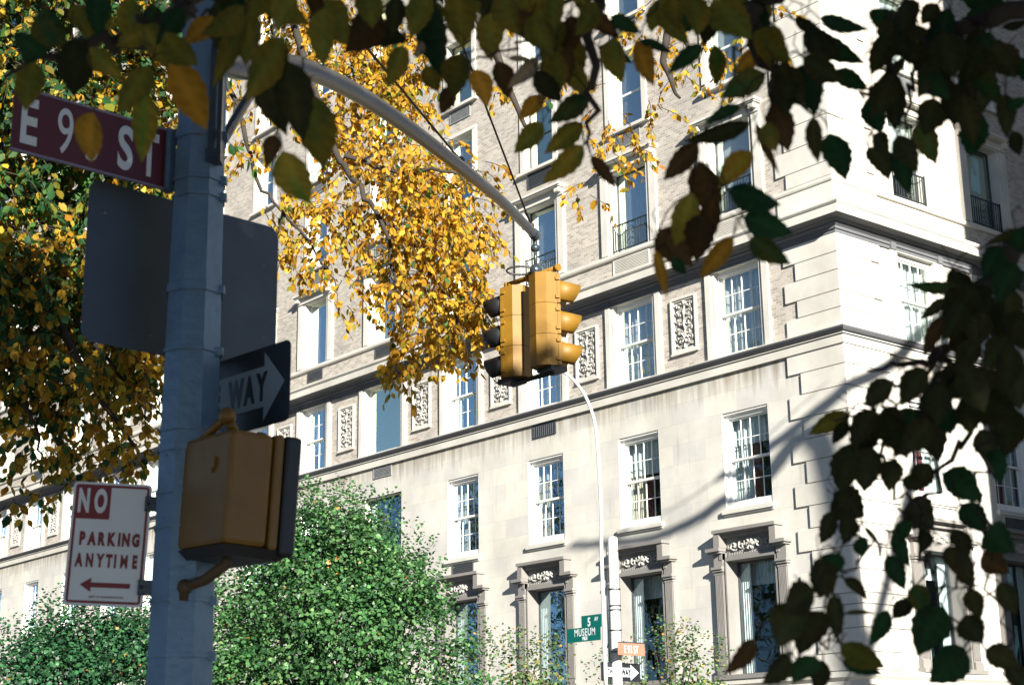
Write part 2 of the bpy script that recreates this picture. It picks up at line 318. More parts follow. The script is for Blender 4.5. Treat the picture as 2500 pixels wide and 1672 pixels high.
# carved relief height field
def relief(wd,ht,nu,nv,scr,depth,T):
    b=MB(T); vs=[]
    for j in range(nv+1):
        for i in range(nu+1):
            x=-wd/2+wd*i/nu; z=-ht/2+ht*j/nv; h=0
            for (cx,cz,r,dr) in scr:
                for sx in (-1,1):
                    dx=x*sx-cx; dz=z-cz; d=math.hypot(dx,dz)
                    if d<r:
                        th=math.atan2(dz,dx)*dr; q=math.cos(2*PI*1.6*(d/r)-th*1.0)
                        h=max(h,max(0,q)**.6*(1-(d/r)**4)*.9)
            stem=math.exp(-(x/(.06*min(wd,1)))**2)*(.7+.3*math.cos(z*18)) if ht>wd else 0
            h=max(h,stem)
            pet=math.hypot(x,(z-(-ht*.28 if ht>wd else 0)))
            if pet<.16: h=max(h,.6+.4*math.cos(6*math.atan2(z+.28*ht if ht>wd else z,x)))*(1 if pet<.15 else .4)
            h+=.12*math.sin(x*70+3*math.sin(z*23))*math.sin(z*55)
            e=min(i,nu-i,j,nv-j)
            if e==0: h=0
            vs.append((x,h*depth,z))
    fs=[(j*(nu+1)+i,j*(nu+1)+i+1,(j+1)*(nu+1)+i+1,(j+1)*(nu+1)+i) for j in range(nv) for i in range(nu)]
    b.add(vs,fs,False); b.hh=[v[1]/depth for v in vs]; return b
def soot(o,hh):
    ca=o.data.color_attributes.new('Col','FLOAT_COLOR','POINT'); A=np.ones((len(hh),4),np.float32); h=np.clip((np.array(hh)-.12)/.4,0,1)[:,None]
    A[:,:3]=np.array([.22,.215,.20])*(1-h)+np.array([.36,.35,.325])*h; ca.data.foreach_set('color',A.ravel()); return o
PS=[(.2,.55,.1,1),(.27,.38,.09,-1),(.14,.3,.1,1),(.25,.14,.1,-1),(.13,.02,.09,1),(.26,-.12,.09,-1),(.15,-.25,.1,1),(.26,-.4,.1,-1),(.12,-.5,.1,1),(.05,.62,.08,1),(.28,-.6,.07,1),(.3,.6,.07,-1)]
FS=[(.3,0,.17,1),(.58,.0,.16,-1),(.12,.03,.13,1),(.73,-.03,.09,1)]
def frame_rect(b,x0,x1,z0,z1,w_,o0,o1):
    b.box(x0,x1,o0,o1,z1-w_,z1); b.box(x0,x1,o0,o1,z0,z0+w_); b.box(x0,x0+w_,o0,o1,z0+w_,z1-w_); b.box(x1-w_,x1,o0,o1,z0+w_,z1-w_)
def place(T,a,z,left):
    p=T(a,0,z); return p
def side_mesh(builder,left):                         # build a mesh in local facade coordinates about (0,0,0)
    T=(lambda a,o,z:(a,o,z)) if left else (lambda a,o,z:(-o,-a,z))
    return builder(T)
def panel_proto(left):
    T=TL if left else TR
    b=MB(T); frame_rect(b,-.5,.5,-.82,.82,.06,0,.07); frame_rect(b,-.44,.44,-.76,.76,.05,0,.035); b.box(-.53,.53,0,.085,-.87,-.82)
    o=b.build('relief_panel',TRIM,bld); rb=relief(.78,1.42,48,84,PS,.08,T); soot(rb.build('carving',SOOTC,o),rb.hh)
    return o
protos={}
def put(kind,left,a,z,make):
    key=(kind,left); loc=V((TL if left else TR)(a,0,z))
    if key not in protos: protos[key]=make(left); protos[key].location=loc; return protos[key]
    return copy_tree(protos[key],bld,loc)
def inframe(left,a,z,mx=120,my=160):
    p=proj(V((TL if left else TR)(a,0,z)))
    return p is not None and -mx<p[0]<2500+mx and -my<p[1]<1672+my
PL=[5.57,9.72,13.9,18.25,22.92,27.25,31.45,35.75,40,44.25,48.62,53.2]; PR=[5.3,8.95]
for a in PL: put('panel',True,a,13.87,panel_proto)
for a in PR: put('panel',False,a,13.87,panel_proto)
# sash pieces
def sash(T,x0,x1,z0,z1,y,cols,rows,m,parent,fr=.055,mun=.022):
    b=MB(T); zm=(z0+z1)/2
    for (za,zb,yy) in ((zm-.02,z1,y),(z0,zm+.02,y-.05)):
        frame_rect(b,x0,x1,za,zb,fr,yy-.04,yy)
        for i in range(1,cols):
            x=x0+fr+(x1-x0-2*fr)*i/cols; b.box(x-mun/2,x+mun/2,yy-.03,yy-.004,za+fr,zb-fr)
        for j in range(1,rows):
            z=za+fr+(zb-za-2*fr)*j/rows; b.box(x0+fr,x1-fr,yy-.028,yy-.006,z-mun/2,z+mun/2)
    b.box(x0-.03,x1+.03,y-.04,y+.035,zm-.035,zm+.02)
    b.build('sash',m,parent)
    g=MB(T); g.quad((x0+.03,y-.022,zm),(x1-.03,y-.022,zm),(x1-.03,y-.022,z1-.03),(x0+.03,y-.022,z1-.03)); g.quad((x0+.03,y-.072,z0+.03),(x1-.03,y-.072,z0+.03),(x1-.03,y-.072,zm),(x0+.03,y-.072,zm))
    return g
def drape(T,x0,x1,z0,z1,y,m,parent,name='curtain',sweepx=0,folds=7):
    b=MB(T); n=folds*6; vs=[]
    for k,(z,t) in enumerate([(z1,0),(z1*.6+z0*.4,.45),(z0,1)]):
        for i in range(n+1):
            f=i/n; x=x0+(x1-x0)*f*(1-.0*t)+sweepx*t*f; vs.append((x,y-.03*(1+math.sin(f*folds*2*PI)),z))
    fs=[(k*(n+1)+i,k*(n+1)+i+1,(k+1)*(n+1)+i+1,(k+1)*(n+1)+i) for k in range(2) for i in range(n)]
    b.add(vs,fs,True); return b.build(name,m,parent)
def reveal(b,x0,x1,z0,z1,d,f=0,t=.03):
    b.box(x0-t,x0,-d,f,z0-t,z1+t); b.box(x1,x1+t,-d,f,z0-t,z1+t); b.box(x0,x1,-d,f,z1,z1+t); b.box(x0,x1,-d,f,z0-t,z0)
def w_L4(T,pict=False,cur=0):
    h=1.12 if pict else .84; s=h+.32; b=MB(T)
    reveal(b,-h,h,0,2.48,.3,0)
    # moulded surround in two steps
    for (q0,q1,o) in ((0,.12,.045),(.12,.32,.085)):
        b.box(-h-q1,-h-q0,0,o,0,2.48+q0); b.box(h+q0,h+q1,0,o,0,2.48+q0)
    b.box(-h-.12,h+.12,0,.045,2.48,2.53); 
    b.box(-s,s,0,.1,2.60,2.5+.0001+.13) if False else None
    b.box(-s,-h-.02,.052,.11,2.49,3.2) if False else None
    b.box(-h-.32,-h-.12,0,.07,2.48,2.5); b.box(h+.12,h+.32,0,.07,2.48,2.5)
    b.box(-s,s,-.01,.05,-.06,0)
    o=b.build('window',TRIM,bld)
    if pict:
        f=MB(T); frame_rect(f,-h,h,0.05,2.48,.05,-.24,-.18); f.build('sash',WHITE,o)
        g=MB(T); g.quad((-h+.03,-.21,.08),(h-.03,-.21,.08),(h-.03,-.21,2.45),(-h+.03,-.21,2.45)); g.build('glass',GLASSB,o)
    else:
        f=MB(T); f.box(-h,-h+.05,-.3,-.12,0,2.48); f.box(h-.05,h,-.3,-.12,0,2.48); f.box(-h+.05,h-.05,-.3,-.12,2.36,2.48); f.box(-h+.05,h-.05,-.3,-.08,0,.07); f.build('frame',WHITE,o)
        sash(T,-h+.05,h-.05,.07,2.36,-.17,4,2,WHITE,o).build('glass',GLASS,o)
        if cur==0: drape(T,-h,h,0,2.4,-.36,BLIND,o,'sheer_curtain')
        elif cur==1: drape(T,-h,h,0.9,2.4,-.36,BLIND,o,'sheer_curtain'); drape(T,-h,-h+.5,0,2.4,-.4,DRAPE,o)
        else: drape(T,-h,-h+.45,0,2.4,-.36,DRAPE,o); drape(T,h-.45,h,0,2.4,-.36,DRAPE,o)
    return o
def w_L3(T,pict=False,cur=0):
    h=1.1 if pict else .86; b=MB(T)
    b.box(-h-.06,h+.06,-.02,.10,-.12,0); b.box(-h-.02,h+.02,-.01,.05,-.17,-.12)
    if pict: reveal(b,-h,h,0,2.67,.35)
    o=b.build('window',TRIM,bld)
    if pict:
        f=MB(T); frame_rect(f,-h,h,0,2.67,.05,-.3,-.25); f.build('sash',DARKF,o)
        g=MB(T); g.quad((-h,-.27,.02),(h,-.27,.02),(h,-.27,2.6),(-h,-.27,2.6)); g.build('glass',GLASSD,o)
        drape(T,h-.7,h,0,2.6,-.5,BROWNC,o)
        return o
    f=MB(T); reveal(f,-h+.002,h-.002,0.002,2.668,.3,-.004,-.02) if False else None
    f.box(-h,-h+.03,-.34,-.004,0,2.67); f.box(h-.03,h,-.34,-.004,0,2.67); f.box(-h+.03,h-.03,-.34,-.03,2.62,2.67)
    f.box(-h+.03,-h+.13,-.34,-.13,.0,2.62); f.box(h-.13,h-.03,-.34,-.13,.0,2.62); f.box(-h+.13,h-.13,-.34,-.13,2.52,2.62)
    f.box(-h+.03,h-.03,-.34,-.03,0,.2); f.build('frame',WHITE,o)
    sash(T,-h+.13,h-.13,.2,2.52,-.2,4,2,WHITE,o).build('glass',GLASSD,o)
    drape(T,-h,h,2.05-.25*(cur%3),2.6,-.42,DRAPE,o,'valance',folds=9)
    drape(T,h-.62,h,.1,2.6,-.46,CREAM if cur!=1 else DRAPE,o)
    if cur==1 or cur==2:
        drape(T,h-.9,h-.62,.1,2.6,-.5,RED,o,'red_curtain',folds=3)
    return o
def lamp_in(T,parent):
    b=MB(T); n=14
    for (r0,r1,z0,z1) in ((.15,.24,.52,.22),(.06,.09,.22,-.25)):
        vs=[(r0*math.cos(2*PI*i/n)-.35,r0*math.sin(2*PI*i/n)-.75,z0+.35) for i in range(n)]+[(r1*math.cos(2*PI*i/n)-.35,r1*math.sin(2*PI*i/n)-.75,z1+.35) for i in range(n)]
        b.add(vs,[(i,(i+1)%n,n+(i+1)%n,n+i) for i in range(n)],True)
    b.build('table_lamp_inside',BLIND,parent)
def w_L2(T,cur=0):
    h=.86; b=MB(T); z0=0; H=3.0
    reveal(b,-h,h,0,H,.42,0,.02)
    # moulded inner architrave
    for (q0,q1,o) in ((0,.05,.10),(.05,.1,.06)):
        b.box(-h-q1,-h-q0,0,o,0,H+q0); b.box(h+q0,h+q1,0,o,0,H+q0)
    # fluted pilasters with base and capital
    for s in (-1,1):
        x0,x1=(h+.1,h+.42); 
        def bx(a0,a1,o0,o1,za,zb):
            if s>0: b.box(a0,a1,o0,o1,za,zb)
            else: b.box(-a1,-a0,o0,o1,za,zb)
        bx(x0,x1,0,.10,0,2.72); 
        for k in range(6): bx(x0+.02+k*.0485,x0+.02+k*.0485+.03,.10,.122,.25,2.66)
        bx(x0-.01,x1+.02,0,.15,0,.2); bx(x0,x1+.01,0,.13,2.66,2.70)
        bx(x0-.02,x1+.05,0,.2,2.80,2.87); bx(x0-.01,x1+.03,0,.16,2.74,2.80); bx(x0,x1,0,.12,2.87,3.22)
        bx(x0-.06,x1+.12,0,.32,3.27,3.36); bx(x0-.03,x1+.06,0,.26,3.22,3.27)
        bx(h+.03,h+.24,0,.30,3.36,3.72)
        bx(h+.1,h+.2,0,.14,3.05,3.27)
    b.box(-h-.26,h+.26,0,.34,3.74,3.83); b.box(-h-.2,h+.2,0,.28,3.72-.0,3.74)
    b.box(-h-.02,h+.02,0,.10,3.0,3.1); b.box(-h+.04,h-.04,0,.05,3.1,3.16); b.box(-h-.03,h+.03,0,.16,3.62,3.72)
    b.box(-h-.5,h+.5,0,.24,-.12,0)
    o=b.build('window',TRIM2,bld)
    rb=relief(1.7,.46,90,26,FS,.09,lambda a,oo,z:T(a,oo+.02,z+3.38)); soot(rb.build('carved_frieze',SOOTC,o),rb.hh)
    f=MB(T); frame_rect(f,-h,h,0,H,.05,-.42,-.35); f.build('sash',DARKF,o)
    g=MB(T); g.quad((-h,-.37,.02),(h,-.37,.02),(h,-.37,H-.03),(-h,-.37,H-.03)); g.build('glass',GLASSD,o)
    drape(T,h-.36,h+.12,0,H,-.46,DRAPE,o,sweepx=.02,folds=6)
    drape(T,-h,h,H-.62,H,-.72,DRAPE,o,'valance',folds=12)
    return o
def w_L5(T,rail=False,cur=0,hood=True):
    h=.78; b=MB(T)
    reveal(b,-h,h,0,2.58,.36,0)
    for (q0,q1,o) in ((0,.14,.05),(.14,.42,.09)):
        b.box(-h-q1,-h-q0,0,o,0,2.58); b.box(h+q0,h+q1,0,o,0,2.58)
    b.box(-h-.42,h+.42,0,.07,2.58,2.62)
    o=b.build('window',TRIM,bld)
    if hood:
        c=MB(T); c.box(-h-.42,h+.42,0,.12,2.62,2.7); c.box(-h-.46,h+.46,0,.3,2.86,2.9); c.box(-h-.5,h+.5,0,.34,2.9,2.97); c.box(-h-.36,h+.36,0,.10,2.7,2.86)
        for s in (-1,1): c.box(s*(h+.3)-.1,s*(h+.3)+.1,0.0,.26,2.70,2.86)
        c.build('window_hood',TRIM,o)
    f=MB(T); frame_rect(f,-h,h,0,2.58,.045,-.3,-.24); f.box(-h+.045,-h+.13,-.3,-.25,.045,2.535) if False else None; f.build('sash',WHITE if not rail else DARKF,o)
    g=MB(T); g.quad((-h,-.27,.02),(h,-.27,.02),(h,-.27,2.56),(-h,-.27,2.56)); g.build('glass',GLASS if cur!=2 else GLASSB,o)
    if cur==0: drape(T,-h,h,0.05,2.5,-.38,BLIND,o,'blind',folds=1)
    elif cur==1: drape(T,-h,h,.9,2.5,-.38,BLIND,o,'blind',folds=1)
    else: drape(T,h-.5,h,.05,2.5,-.4,DRAPE,o); drape(T,-h,-h+.4,.05,2.5,-.4,DRAPE,o)
    if rail:
        r=MB(T)
        r.box(-h-.04,h+.04,-.02,.01,.86,.9); r.box(-h-.04,h+.04,-.02,.01,.06,.09)
        for s in (-1,1): r.box(s*(h)-.025,s*h+.025,-.025,.02,0,.93)
        for k in range(1,14):
            x=-h+2*h*k/14
            if abs(x)>.2: r.box(x-.009,x+.009,-.014,.004,.09,.86)
        for k in range(4):
            z=.14+k*.18
            for s in (-1,1):
                for q in range(8):
                    a0=q*PI/4; a1=(q+1)*PI/4; cx=s*.09; rr=.08
                    p0=(cx+rr*math.cos(a0),z+.09+rr*math.sin(a0)); p1=(cx+rr*math.cos(a1),z+.09+rr*math.sin(a1))
                    r.add([(p0[0],-.01,p0[1]),(p1[0],-.01,p1[1]),(p1[0]*1.0+.014*s,-.002,p1[1]+.014),(p0[0]+.014*s,-.002,p0[1]+.014)],[(0,1,2,3)])
        r.build('balcony_railing',IRON,o)
    return o
def w_up(T,cur=0):
    h=.72; b=MB(T); reveal(b,-h,h,0,2.5,.34,0)
    for s in (-1,1):
        x0,x1=(h,h+.2) if s>0 else (-h-.2,-h); b.box(x0,x1,0,.05,0,2.5)
    b.box(-h-.2,h+.2,0,.06,2.5,2.62); b.box(-h-.3,h+.3,0,.14,-.1,0)
    o=b.build('window',TRIM,bld)
    f=MB(T); frame_rect(f,-h,h,0,2.5,.05,-.28,-.22); f.box(-h+.05,h-.05,-.28,-.23,1.2,1.26); f.build('sash',DARKF if cur==2 else WHITE,o)
    g=MB(T); g.quad((-h,-.25,.02),(h,-.25,.02),(h,-.25,2.48),(-h,-.25,2.48)); g.build('glass',GLASSB if cur==2 else GLASS,o)
    drape(T,-h,h,.05+.6*cur,2.45,-.36,BLIND,o,'blind',folds=1)
    return o
nwin=0
def win(kind,left,a,z,fn):
    global nwin
    if not inframe(left,a,z+1.2): return
    nwin+=1; put(kind,left,a,z,fn)
for left,bays in ((True,BAYS),(False,RB)):
    T_=TL if left else TR
    for i,c in enumerate(bays):
        p=left and i==PICT
        k4='pict4' if p else 'w4_%d'%([0,0,0,2,0,1][i%6]); win(k4,left,c,12.6,lambda l,k4=k4:w_L4(TL if l else TR,k4=='pict4',int(k4[-1]) if k4!='pict4' else 0))
        k3='pict3' if p else 'w3_%d'%([1,2,0][i%3]); win(k3,left,c,8.33,lambda l,k3=k3:w_L3(TL if l else TR,k3=='pict3',int(k3[-1]) if k3!='pict3' else 0))
        win('w2',left,c,3.95,lambda l:w_L2(TL if l else TR))
        k5='w5_%d_%d'%(1 if i<3 else 0,[1,0,0,2,0,0][i%6]); win(k5,left,c,16.72,lambda l,k5=k5:w_L5(TL if l else TR,k5[3]=='1',int(k5[-1])))
        for j,z in enumerate(UPS):
            ku='wu_%d'%([0,2,1,0,1][(i*3+j*2)%5]); win(ku,left,c,z,lambda l,ku=ku:w_up(TL if l else TR,int(ku[-1])))
print('windows',nwin)
def vent(left,a,z,wd,ht,m=None,bars=9,frame=TRIM,vert=False):
    b=MB(TL if left else TR); b.box(-wd/2,wd/2,-.02,.012,-ht/2,ht/2) if False else None
    frame_rect(b,-wd/2-.03,wd/2+.03,-ht/2-.03,ht/2+.03,.03,0,.035)
    n=int(wd/.09) if vert else bars
    for i in range(n):
        if vert: x=-wd/2+wd*(i+.5)/n; b.box(x-.012,x+.012,.004,.03,-ht/2,ht/2)
        else: z_=-ht/2+ht*(i+.5)/n; b.box(-wd/2,wd/2,.004,.026,z_-ht/n*.28,z_+ht/n*.28)
    o=b.build('vent_grille',VENT if m is None else m,bld); o.location=(TL if left else TR)(a,0,z)
    c=MB(TL if left else TR); c.quad((-wd/2,.003,-ht/2),(wd/2,.003,-ht/2),(wd/2,.003,ht/2),(-wd/2,.003,ht/2)); c.build('vent_back',VENTD,o)
vent(True,11.8,11.9,1.05,.42,DARKF,vert=True); vent(True,20.6,11.93,1.05,.42); vent(True,16.0,8.0-.02,1.05,.36,VENTD,6)
for a in (25.15,20.6): vent(True,a,16.3,1.0,.3,VENTD,6)
for a in (7.65,3.5): vent(True,a,16.27,1.5,.42,TRIM,9)
vent(True,29.3,16.3,1.0,.3,VENTD,6); vent(True,50.85,16.3,1.0,.3,VENTD,6)
for a,m in ((25.15,VENT),(20.6,VENT),(11.8,DARKF),(16.0,VENT),(29.3,VENT),(7.65,VENT)): vent(True,a,20.28,1.1,.44,m)
for a in (16.0,25.15,33.6,7.65): vent(True,a,23.95,1.1,.4)
for z in (16.27,): vent(False,3.4,z,1.4,.42,TRIM,9)
vent(False,3.4,20.28,1.1,.4); vent(False,7.1,8.0,1.0,.3,VENTD,6)
# pilaster strips that tie the fourth-storey windows to the cornice
for left,bays in ((True,BAYS),(False,RB[:3])):
    for i,c in enumerate(bays):
        h=(1.12 if left and i==PICT else .84)
        for q in (-1,1):
            b=MB(TL if left else TR); b.box(-.11,.11,.0,.12,15.08,15.42); b.box(-.13,.13,0,.15,15.36,15.4); o=b.build('frieze_block',SHADED,bld); o.location=(TL if left else TR)(c+q*(h+.22),0,0)
# ------------------------------------------------------------------ building across the side street (its shadow falls on the side front)
ob=empty('brick_block',(-18,1.3,0),'plain brick apartment block across the side street, outside the picture to the right','building')
b=MB(); b.box(-20,0,-40,0,0,34); b.build('wall',BRICK,ob)
b=MB(); b.box(-20.3,.3,-40.3,.3,34,34.6); b.build('roof',CORN,ob)
b=MB()
for z in range(2,32,4):
    for y in range(-38,-2,4): b.box(0,.04,y,y+1.4,z,z+2)
    for x in range(-18,-2,4): b.box(x,x+1.4,0,.04,z,z+2)
b.build('window_rows',GLASSB,ob)
# ------------------------------------------------------------------ text
def text_mesh(name,s,size,m,parent,loc,sx=1.0,off=0.0,align='CENTER',space=1.0,ext=.0006):
    cu=bpy.data.curves.new(name,'FONT'); cu.body=s; cu.size=size; cu.align_x=align; cu.align_y='BOTTOM_BASELINE' if False else 'BOTTOM'; cu.offset=off; cu.extrude=ext; cu.space_character=space
    to=bpy.data.objects.new(name,cu); COL.objects.link(to); dg=bpy.context.evaluated_depsgraph_get(); dg.update()
    me=bpy.data.meshes.new_from_object(to.evaluated_get(dg)); bpy.data.objects.remove(to); bpy.data.curves.remove(cu)
    # normalise so that the capitals stand on loc and have height = size
    co=np.zeros(len(me.vertices)*3); me.vertices.foreach_get('co',co); co=co.reshape(-1,3)
    y0,y1=co[:,1].min(),co[:,1].max(); co[:,1]=(co[:,1]-y0)*size/(y1-y0); xm=(co[:,0].min()+co[:,0].max())/2 if align=='CENTER' else co[:,0].min()
    co[:,0]=(co[:,0]-xm)*sx; me.vertices.foreach_set('co',co.ravel()); me.materials.clear(); me.materials.append(m); me.update()
    o=bpy.data.objects.new(name,me); COL.objects.link(o); o.parent=parent; o.location=loc; return o
def rounded(w_,h_,r,n=6):
    P=[]
    for cx,cy,a0 in ((w_/2-r,h_/2-r,0),(-w_/2+r,h_/2-r,90),(-w_/2+r,-h_/2+r,180),(w_/2-r,-h_/2+r,270)):
        for i in range(n+1): a=R(a0+90*i/n); P.append((cx+r*math.cos(a),cy+r*math.sin(a)))
    return P
def plate(name,P,z0,z1,m,parent):
    b=MB(); n=len(P); vs=[(p[0],p[1],z0) for p in P]+[(p[0],p[1],z1) for p in P]
    b.add(vs,[tuple(range(n))[::-1],tuple(range(n,2*n))]+[(i,(i+1)%n,n+(i+1)%n,n+i) for i in range(n)]); return b.build(name,m,parent)
def sign_root(name,origin,xdir,label,cat,tilt=0,group=None):   # local x along the sign, y up, z out of its face
    x=V((xdir.x,xdir.y,0)).normalized(); z=x.cross(V((0,0,1))); 
    Mx=Matrix((x,V((0,0,1)),z)).transposed().to_4x4(); Mx.translation=origin
    o=bpy.data.objects.new(name,None); COL.objects.link(o); o.matrix_world=Mx@Matrix.Rotation(tilt,4,'Z'); return tag(o,label,cat,group)
# z = x cross up: points towards the viewer when x runs to the viewer's right
XA=V((1,0,0)); YA=V((0,1,0))
# ------------------------------------------------------------------ near pole with mast arm
PC=(-1.235,5.87)
PX=st(*PC)
pole=empty('street_pole',PX,'grey octagonal steel pole in the foreground carrying street signs and a long curved mast arm','pole')
def pr(z): return .118-.0165*(z-1.97)/2*1.35 if z<4.2 else .0966-.008*(z-4.1)
b=MB(); ph=R(22.5)+math.atan2(RH.y,RH.x)
def octring(z,r): return [PX+V((r*math.cos(ph+R(10)+k*PI/4),r*math.sin(ph+R(10)+k*PI/4),z)) for k in range(8)]
def oct_tube(b,zs,rs):
    vs=[]
    for z,r in zip(zs,rs): vs+= [p-PX for p in octring(z,r/math.cos(PI/8)*.985)]
    b.add(vs,[(i*8+j,i*8+(j+1)%8,(i+1)*8+(j+1)%8,(i+1)*8+j) for i in range(len(zs)-1) for j in range(8)])
    b.add(vs[-8:],[tuple(range(8))])
zs=[.12,2,3,4,5,6,7.7]; oct_tube(b,zs,[pr(z) for z in zs]); b.box(-.2,.2,-.2,.2,.1,.6); b.build('shaft',GALV,pole)
for z,h in ((4.06,.03),(3.87,.012),(3.80,.012),(3.42,.035),(3.17,.012),(2.86,.012),(2.79,.03),(2.62,.012),(2.22,.012),(2.49,.012),(2.02,.012)):
    b=MB(); oct_tube(b,[z-h/2,z+h/2],[pr(z)+.006]*2); vs=[p-PX for p in octring(z-h/2,pr(z)+.006)]; b.add(vs,[tuple(range(8))[::-1]])
    c=PX-PX+(RH*.0+V((0,0,z))); d=RH*math.cos(-.9)+FH*math.sin(-.9); q=RH*(pr(z)+.006)-FH*.03; b.obox(q+V((0,0,z)),RH*.012,FH*.012,V((0,0,.016)))
    b.build('clamp_band',GALV,pole)
# conduit channel at the right of the upper pole
b=MB(); q=RH*.06-FH*.085
for dx,m_ in ((0,.011),(.03,.009)): b.obox(q+RH*dx+V((0,0,4.2)),RH*m_,FH*.02,V((0,0,.23)))
b.obox(q+RH*.012+V((0,0,3.95)),RH*.03,FH*.03,V((0,0,.025))); b.build('mounting_channel',ARMM,pole)
b=MB()
for k in range(26):
    z_=random.uniform(1.9,4.2); a_=random.choice([-2.2,-1.8,-1.35,-.95]); q=(RH*math.cos(a_)+FH*math.sin(a_))*(pr(z_)*.985)
    b.sphere(q+V((0,0,z_)),random.uniform(.0025,.006),6,4,(1,1,random.uniform(.6,2)))
b.build('paint_blisters',GALV,pole)
# arm
d0=V((st(*PC).x,st(*PC).y,0)); d1=st(.246,13.0); an=(d1-d0).cross(V((0,0,1))).normalized()
apx=[(736,166),(843,212),(950,278),(1057,356),(1164,440),(1236,502),(1306,574)]
A=[atplane(u,v,d0,an) for u,v in apx]
s0=PX+V((0,0,4.42)); A=[s0,s0+(A[0]-s0)*.33+V((0,0,-.03)),s0+(A[0]-s0)*.68+V((0,0,.0))]+A
def smooth_path(P,k=5):
    out=[]
    for i in range(len(P)-1):
        p0=P[max(i-1,0)];p1=P[i];p2=P[i+1];p3=P[min(i+2,len(P)-1)]
        for j in range(k):
            t=j/k; out.append(.5*((2*p1)+(p2-p0)*t+(2*p0-5*p1+4*p2-p3)*t*t+(3*p1-p0-3*p2+p3)*t**3))
    out.append(P[-1]); return out
AP=smooth_path(A); nA=len(AP)
b=MB(); b.tube([p-PX for p in AP],[.056-.016*i/nA for i in range(nA)],18); b.build('mast_arm',ARMM,pole)
b=MB(); b.tube([V((0,0,4.15)),(AP[6]-PX)*.45+V((0,0,4.15*.45+.2)),AP[9]-PX],.022,8); b.build('arm_brace',ARMM,pole)
def armat(u): return min(AP,key=lambda p:abs(proj(p)[0]-u))-PX
rp=V((0,0,5.32)); rp2=V((0,0,7.55))
for a,c in ((rp,armat(1121)+V((0,0,.05))),(rp2,armat(1300)+V((0,0,.05)))):
    b=MB(); b.tube([a,c],.008,6); b.sphere(c,.03,8,6); b.build('guy_rod',TWIG,pole)
END=AP[-1]
b=MB(); e=END-PX; b.tube([e-(AP[-1]-AP[-3]).normalized()*.08,e+(AP[-1]-AP[-3]).normalized()*.03],.048,12); b.build('arm_end_cap',ARMM,pole)
# ------------------------------------------------------------------ hanging traffic signal (two heads)
def Sp(u,v,f): return at(u,v,f)
HC=st(.14,13.0,5.88)
sig=empty('traffic_signal',END-V((0,0,.05)),'yellow two-headed traffic signal with long visors hanging from the curved mast arm','traffic light')
S0=sig.location
b=MB(); top=END-S0; 
piv=V((END.x,END.y,END.z-.12))-S0
b.tube([top-V((0,0,.04)),piv],.02,8); b.sphere(piv,.045,10,6,(1,1,.8)); b.tube([piv,piv-V((0,0,.17))],.016,8); b.sphere(piv-V((0,0,.2)),.05,10,7,(1.1,1.1,1.1)); b.tube([piv-V((0,0,.2)),piv-V((0,0,.34))],.024,8)
b.build('hanger',ARMM,sig)
jb=piv-V((0,0,.2))
loop=[jb+(-RH*(.03+.19*math.sin(t*PI/10*.5*2) if False else 0)) for t in range(2)]
lp=[]
for t in range(17):
    a=2*PI*t/16; lp.append(jb-RH*.13+RH*.12*math.cos(a)+V((0,0,.028*math.sin(a)))-FH*.03*math.sin(a))
b=MB(); b.tube(lp,.009,6,cap=False); b.build('cable_loop',CABLE,sig)
def head(center,face,label,vm):
    """housing centred on center; face = horizontal direction of the lenses."""
    f=V((face.x,face.y,0)).normalized(); sdir=f.cross(V((0,0,1)))
    def P(a,b_,z): return center-S0+f*a+sdir*b_+V((0,0,z))
    root=None
    Hh=.405; hw=.118
    # bevelled back: profile in (depth along -f, side)
    prof=[(.0,-hw),(.0,hw),(-.10,hw),(-.175,hw*.52),(-.175,-hw*.52),(-.10,-hw)]
    b=MB(); n=len(prof)
    for z0,z1 in ((-Hh,-.137),(-.133,.133),(.137,Hh)):
        vs=[P(a,s_,z0) for a,s_ in prof]+[P(a,s_,z1) for a,s_ in prof]
        b.add(vs,[(i,(i+1)%n,n+(i+1)%n,n+i) for i in range(n)]+[tuple(range(n))[::-1],tuple(range(n,2*n))])
    o=b.build('signal_housing',YEL,sig)
    b=MB()
    for k in (-1,0,1):
        zc=k*.27
        for s_ in (-1,1): b.obox(P(.015,0,zc+s_*.122),f*.012,sdir*hw,V((0,0,.008)))
        for s_ in (-1,1):
            b.obox(P(.015,s_*(hw-.006),zc),f*.014,sdir*.01,V((0,0,.125)))
            for z_ in (-.08,.08): b.obox(P(.0,s_*(hw+.008),zc+z_),f*.02,sdir*.01,V((0,0,.012)))
    b.build('door_hinges',YEL,o)
    for k,cn in ((1,'red'),(0,'amber'),(-1,'green')):
        zc=k*.27; b=MB(); n=20; vs=[]
        for i in range(n+1):
            a=R(-145)+R(290)*i/n+PI/2; 
            vs.append(P(.02,.105*math.cos(a),zc+.105*math.sin(a)))
        L1=[]
        for i in range(n+1):
            t_=i/n; a=R(-145)+R(290)*t_+PI/2; ln=.27*(.6+.4*max(0,math.sin(a)*.5+.5)); L1.append(P(ln,.1*math.cos(a),zc+.1*math.sin(a)-.02))
        b.add(vs+L1,[(i,i+1,n+2+i,n+1+i) for i in range(n)],True)
        v=b.build('visor',vm,o); md=v.modifiers.new('t','SOLIDIFY'); md.thickness=.004
        b=MB(); b.add([P(.03,.095*math.cos(2*PI*i/20),zc+.095*math.sin(2*PI*i/20)) for i in range(20)],[tuple(range(20))]); b.build('lens',LENS[cn],o)
    return o
hL=at(1249,817,13.12); hR=at(1346,786,12.78)
head(hL,-RH*.80+FH*.60,'',BLK); head(hR,RH*.90+FH*.42,'',YEL)  # left visors black: their side away from the sun, put into the colour
b=MB(); tc=(piv-V((0,0,.37)))
tL=hL-S0+V((0,0,.46)); tR=hR-S0+V((0,0,.46)); mid=(tL+tR)/2
mid=V((mid.x,mid.y,mid.z))
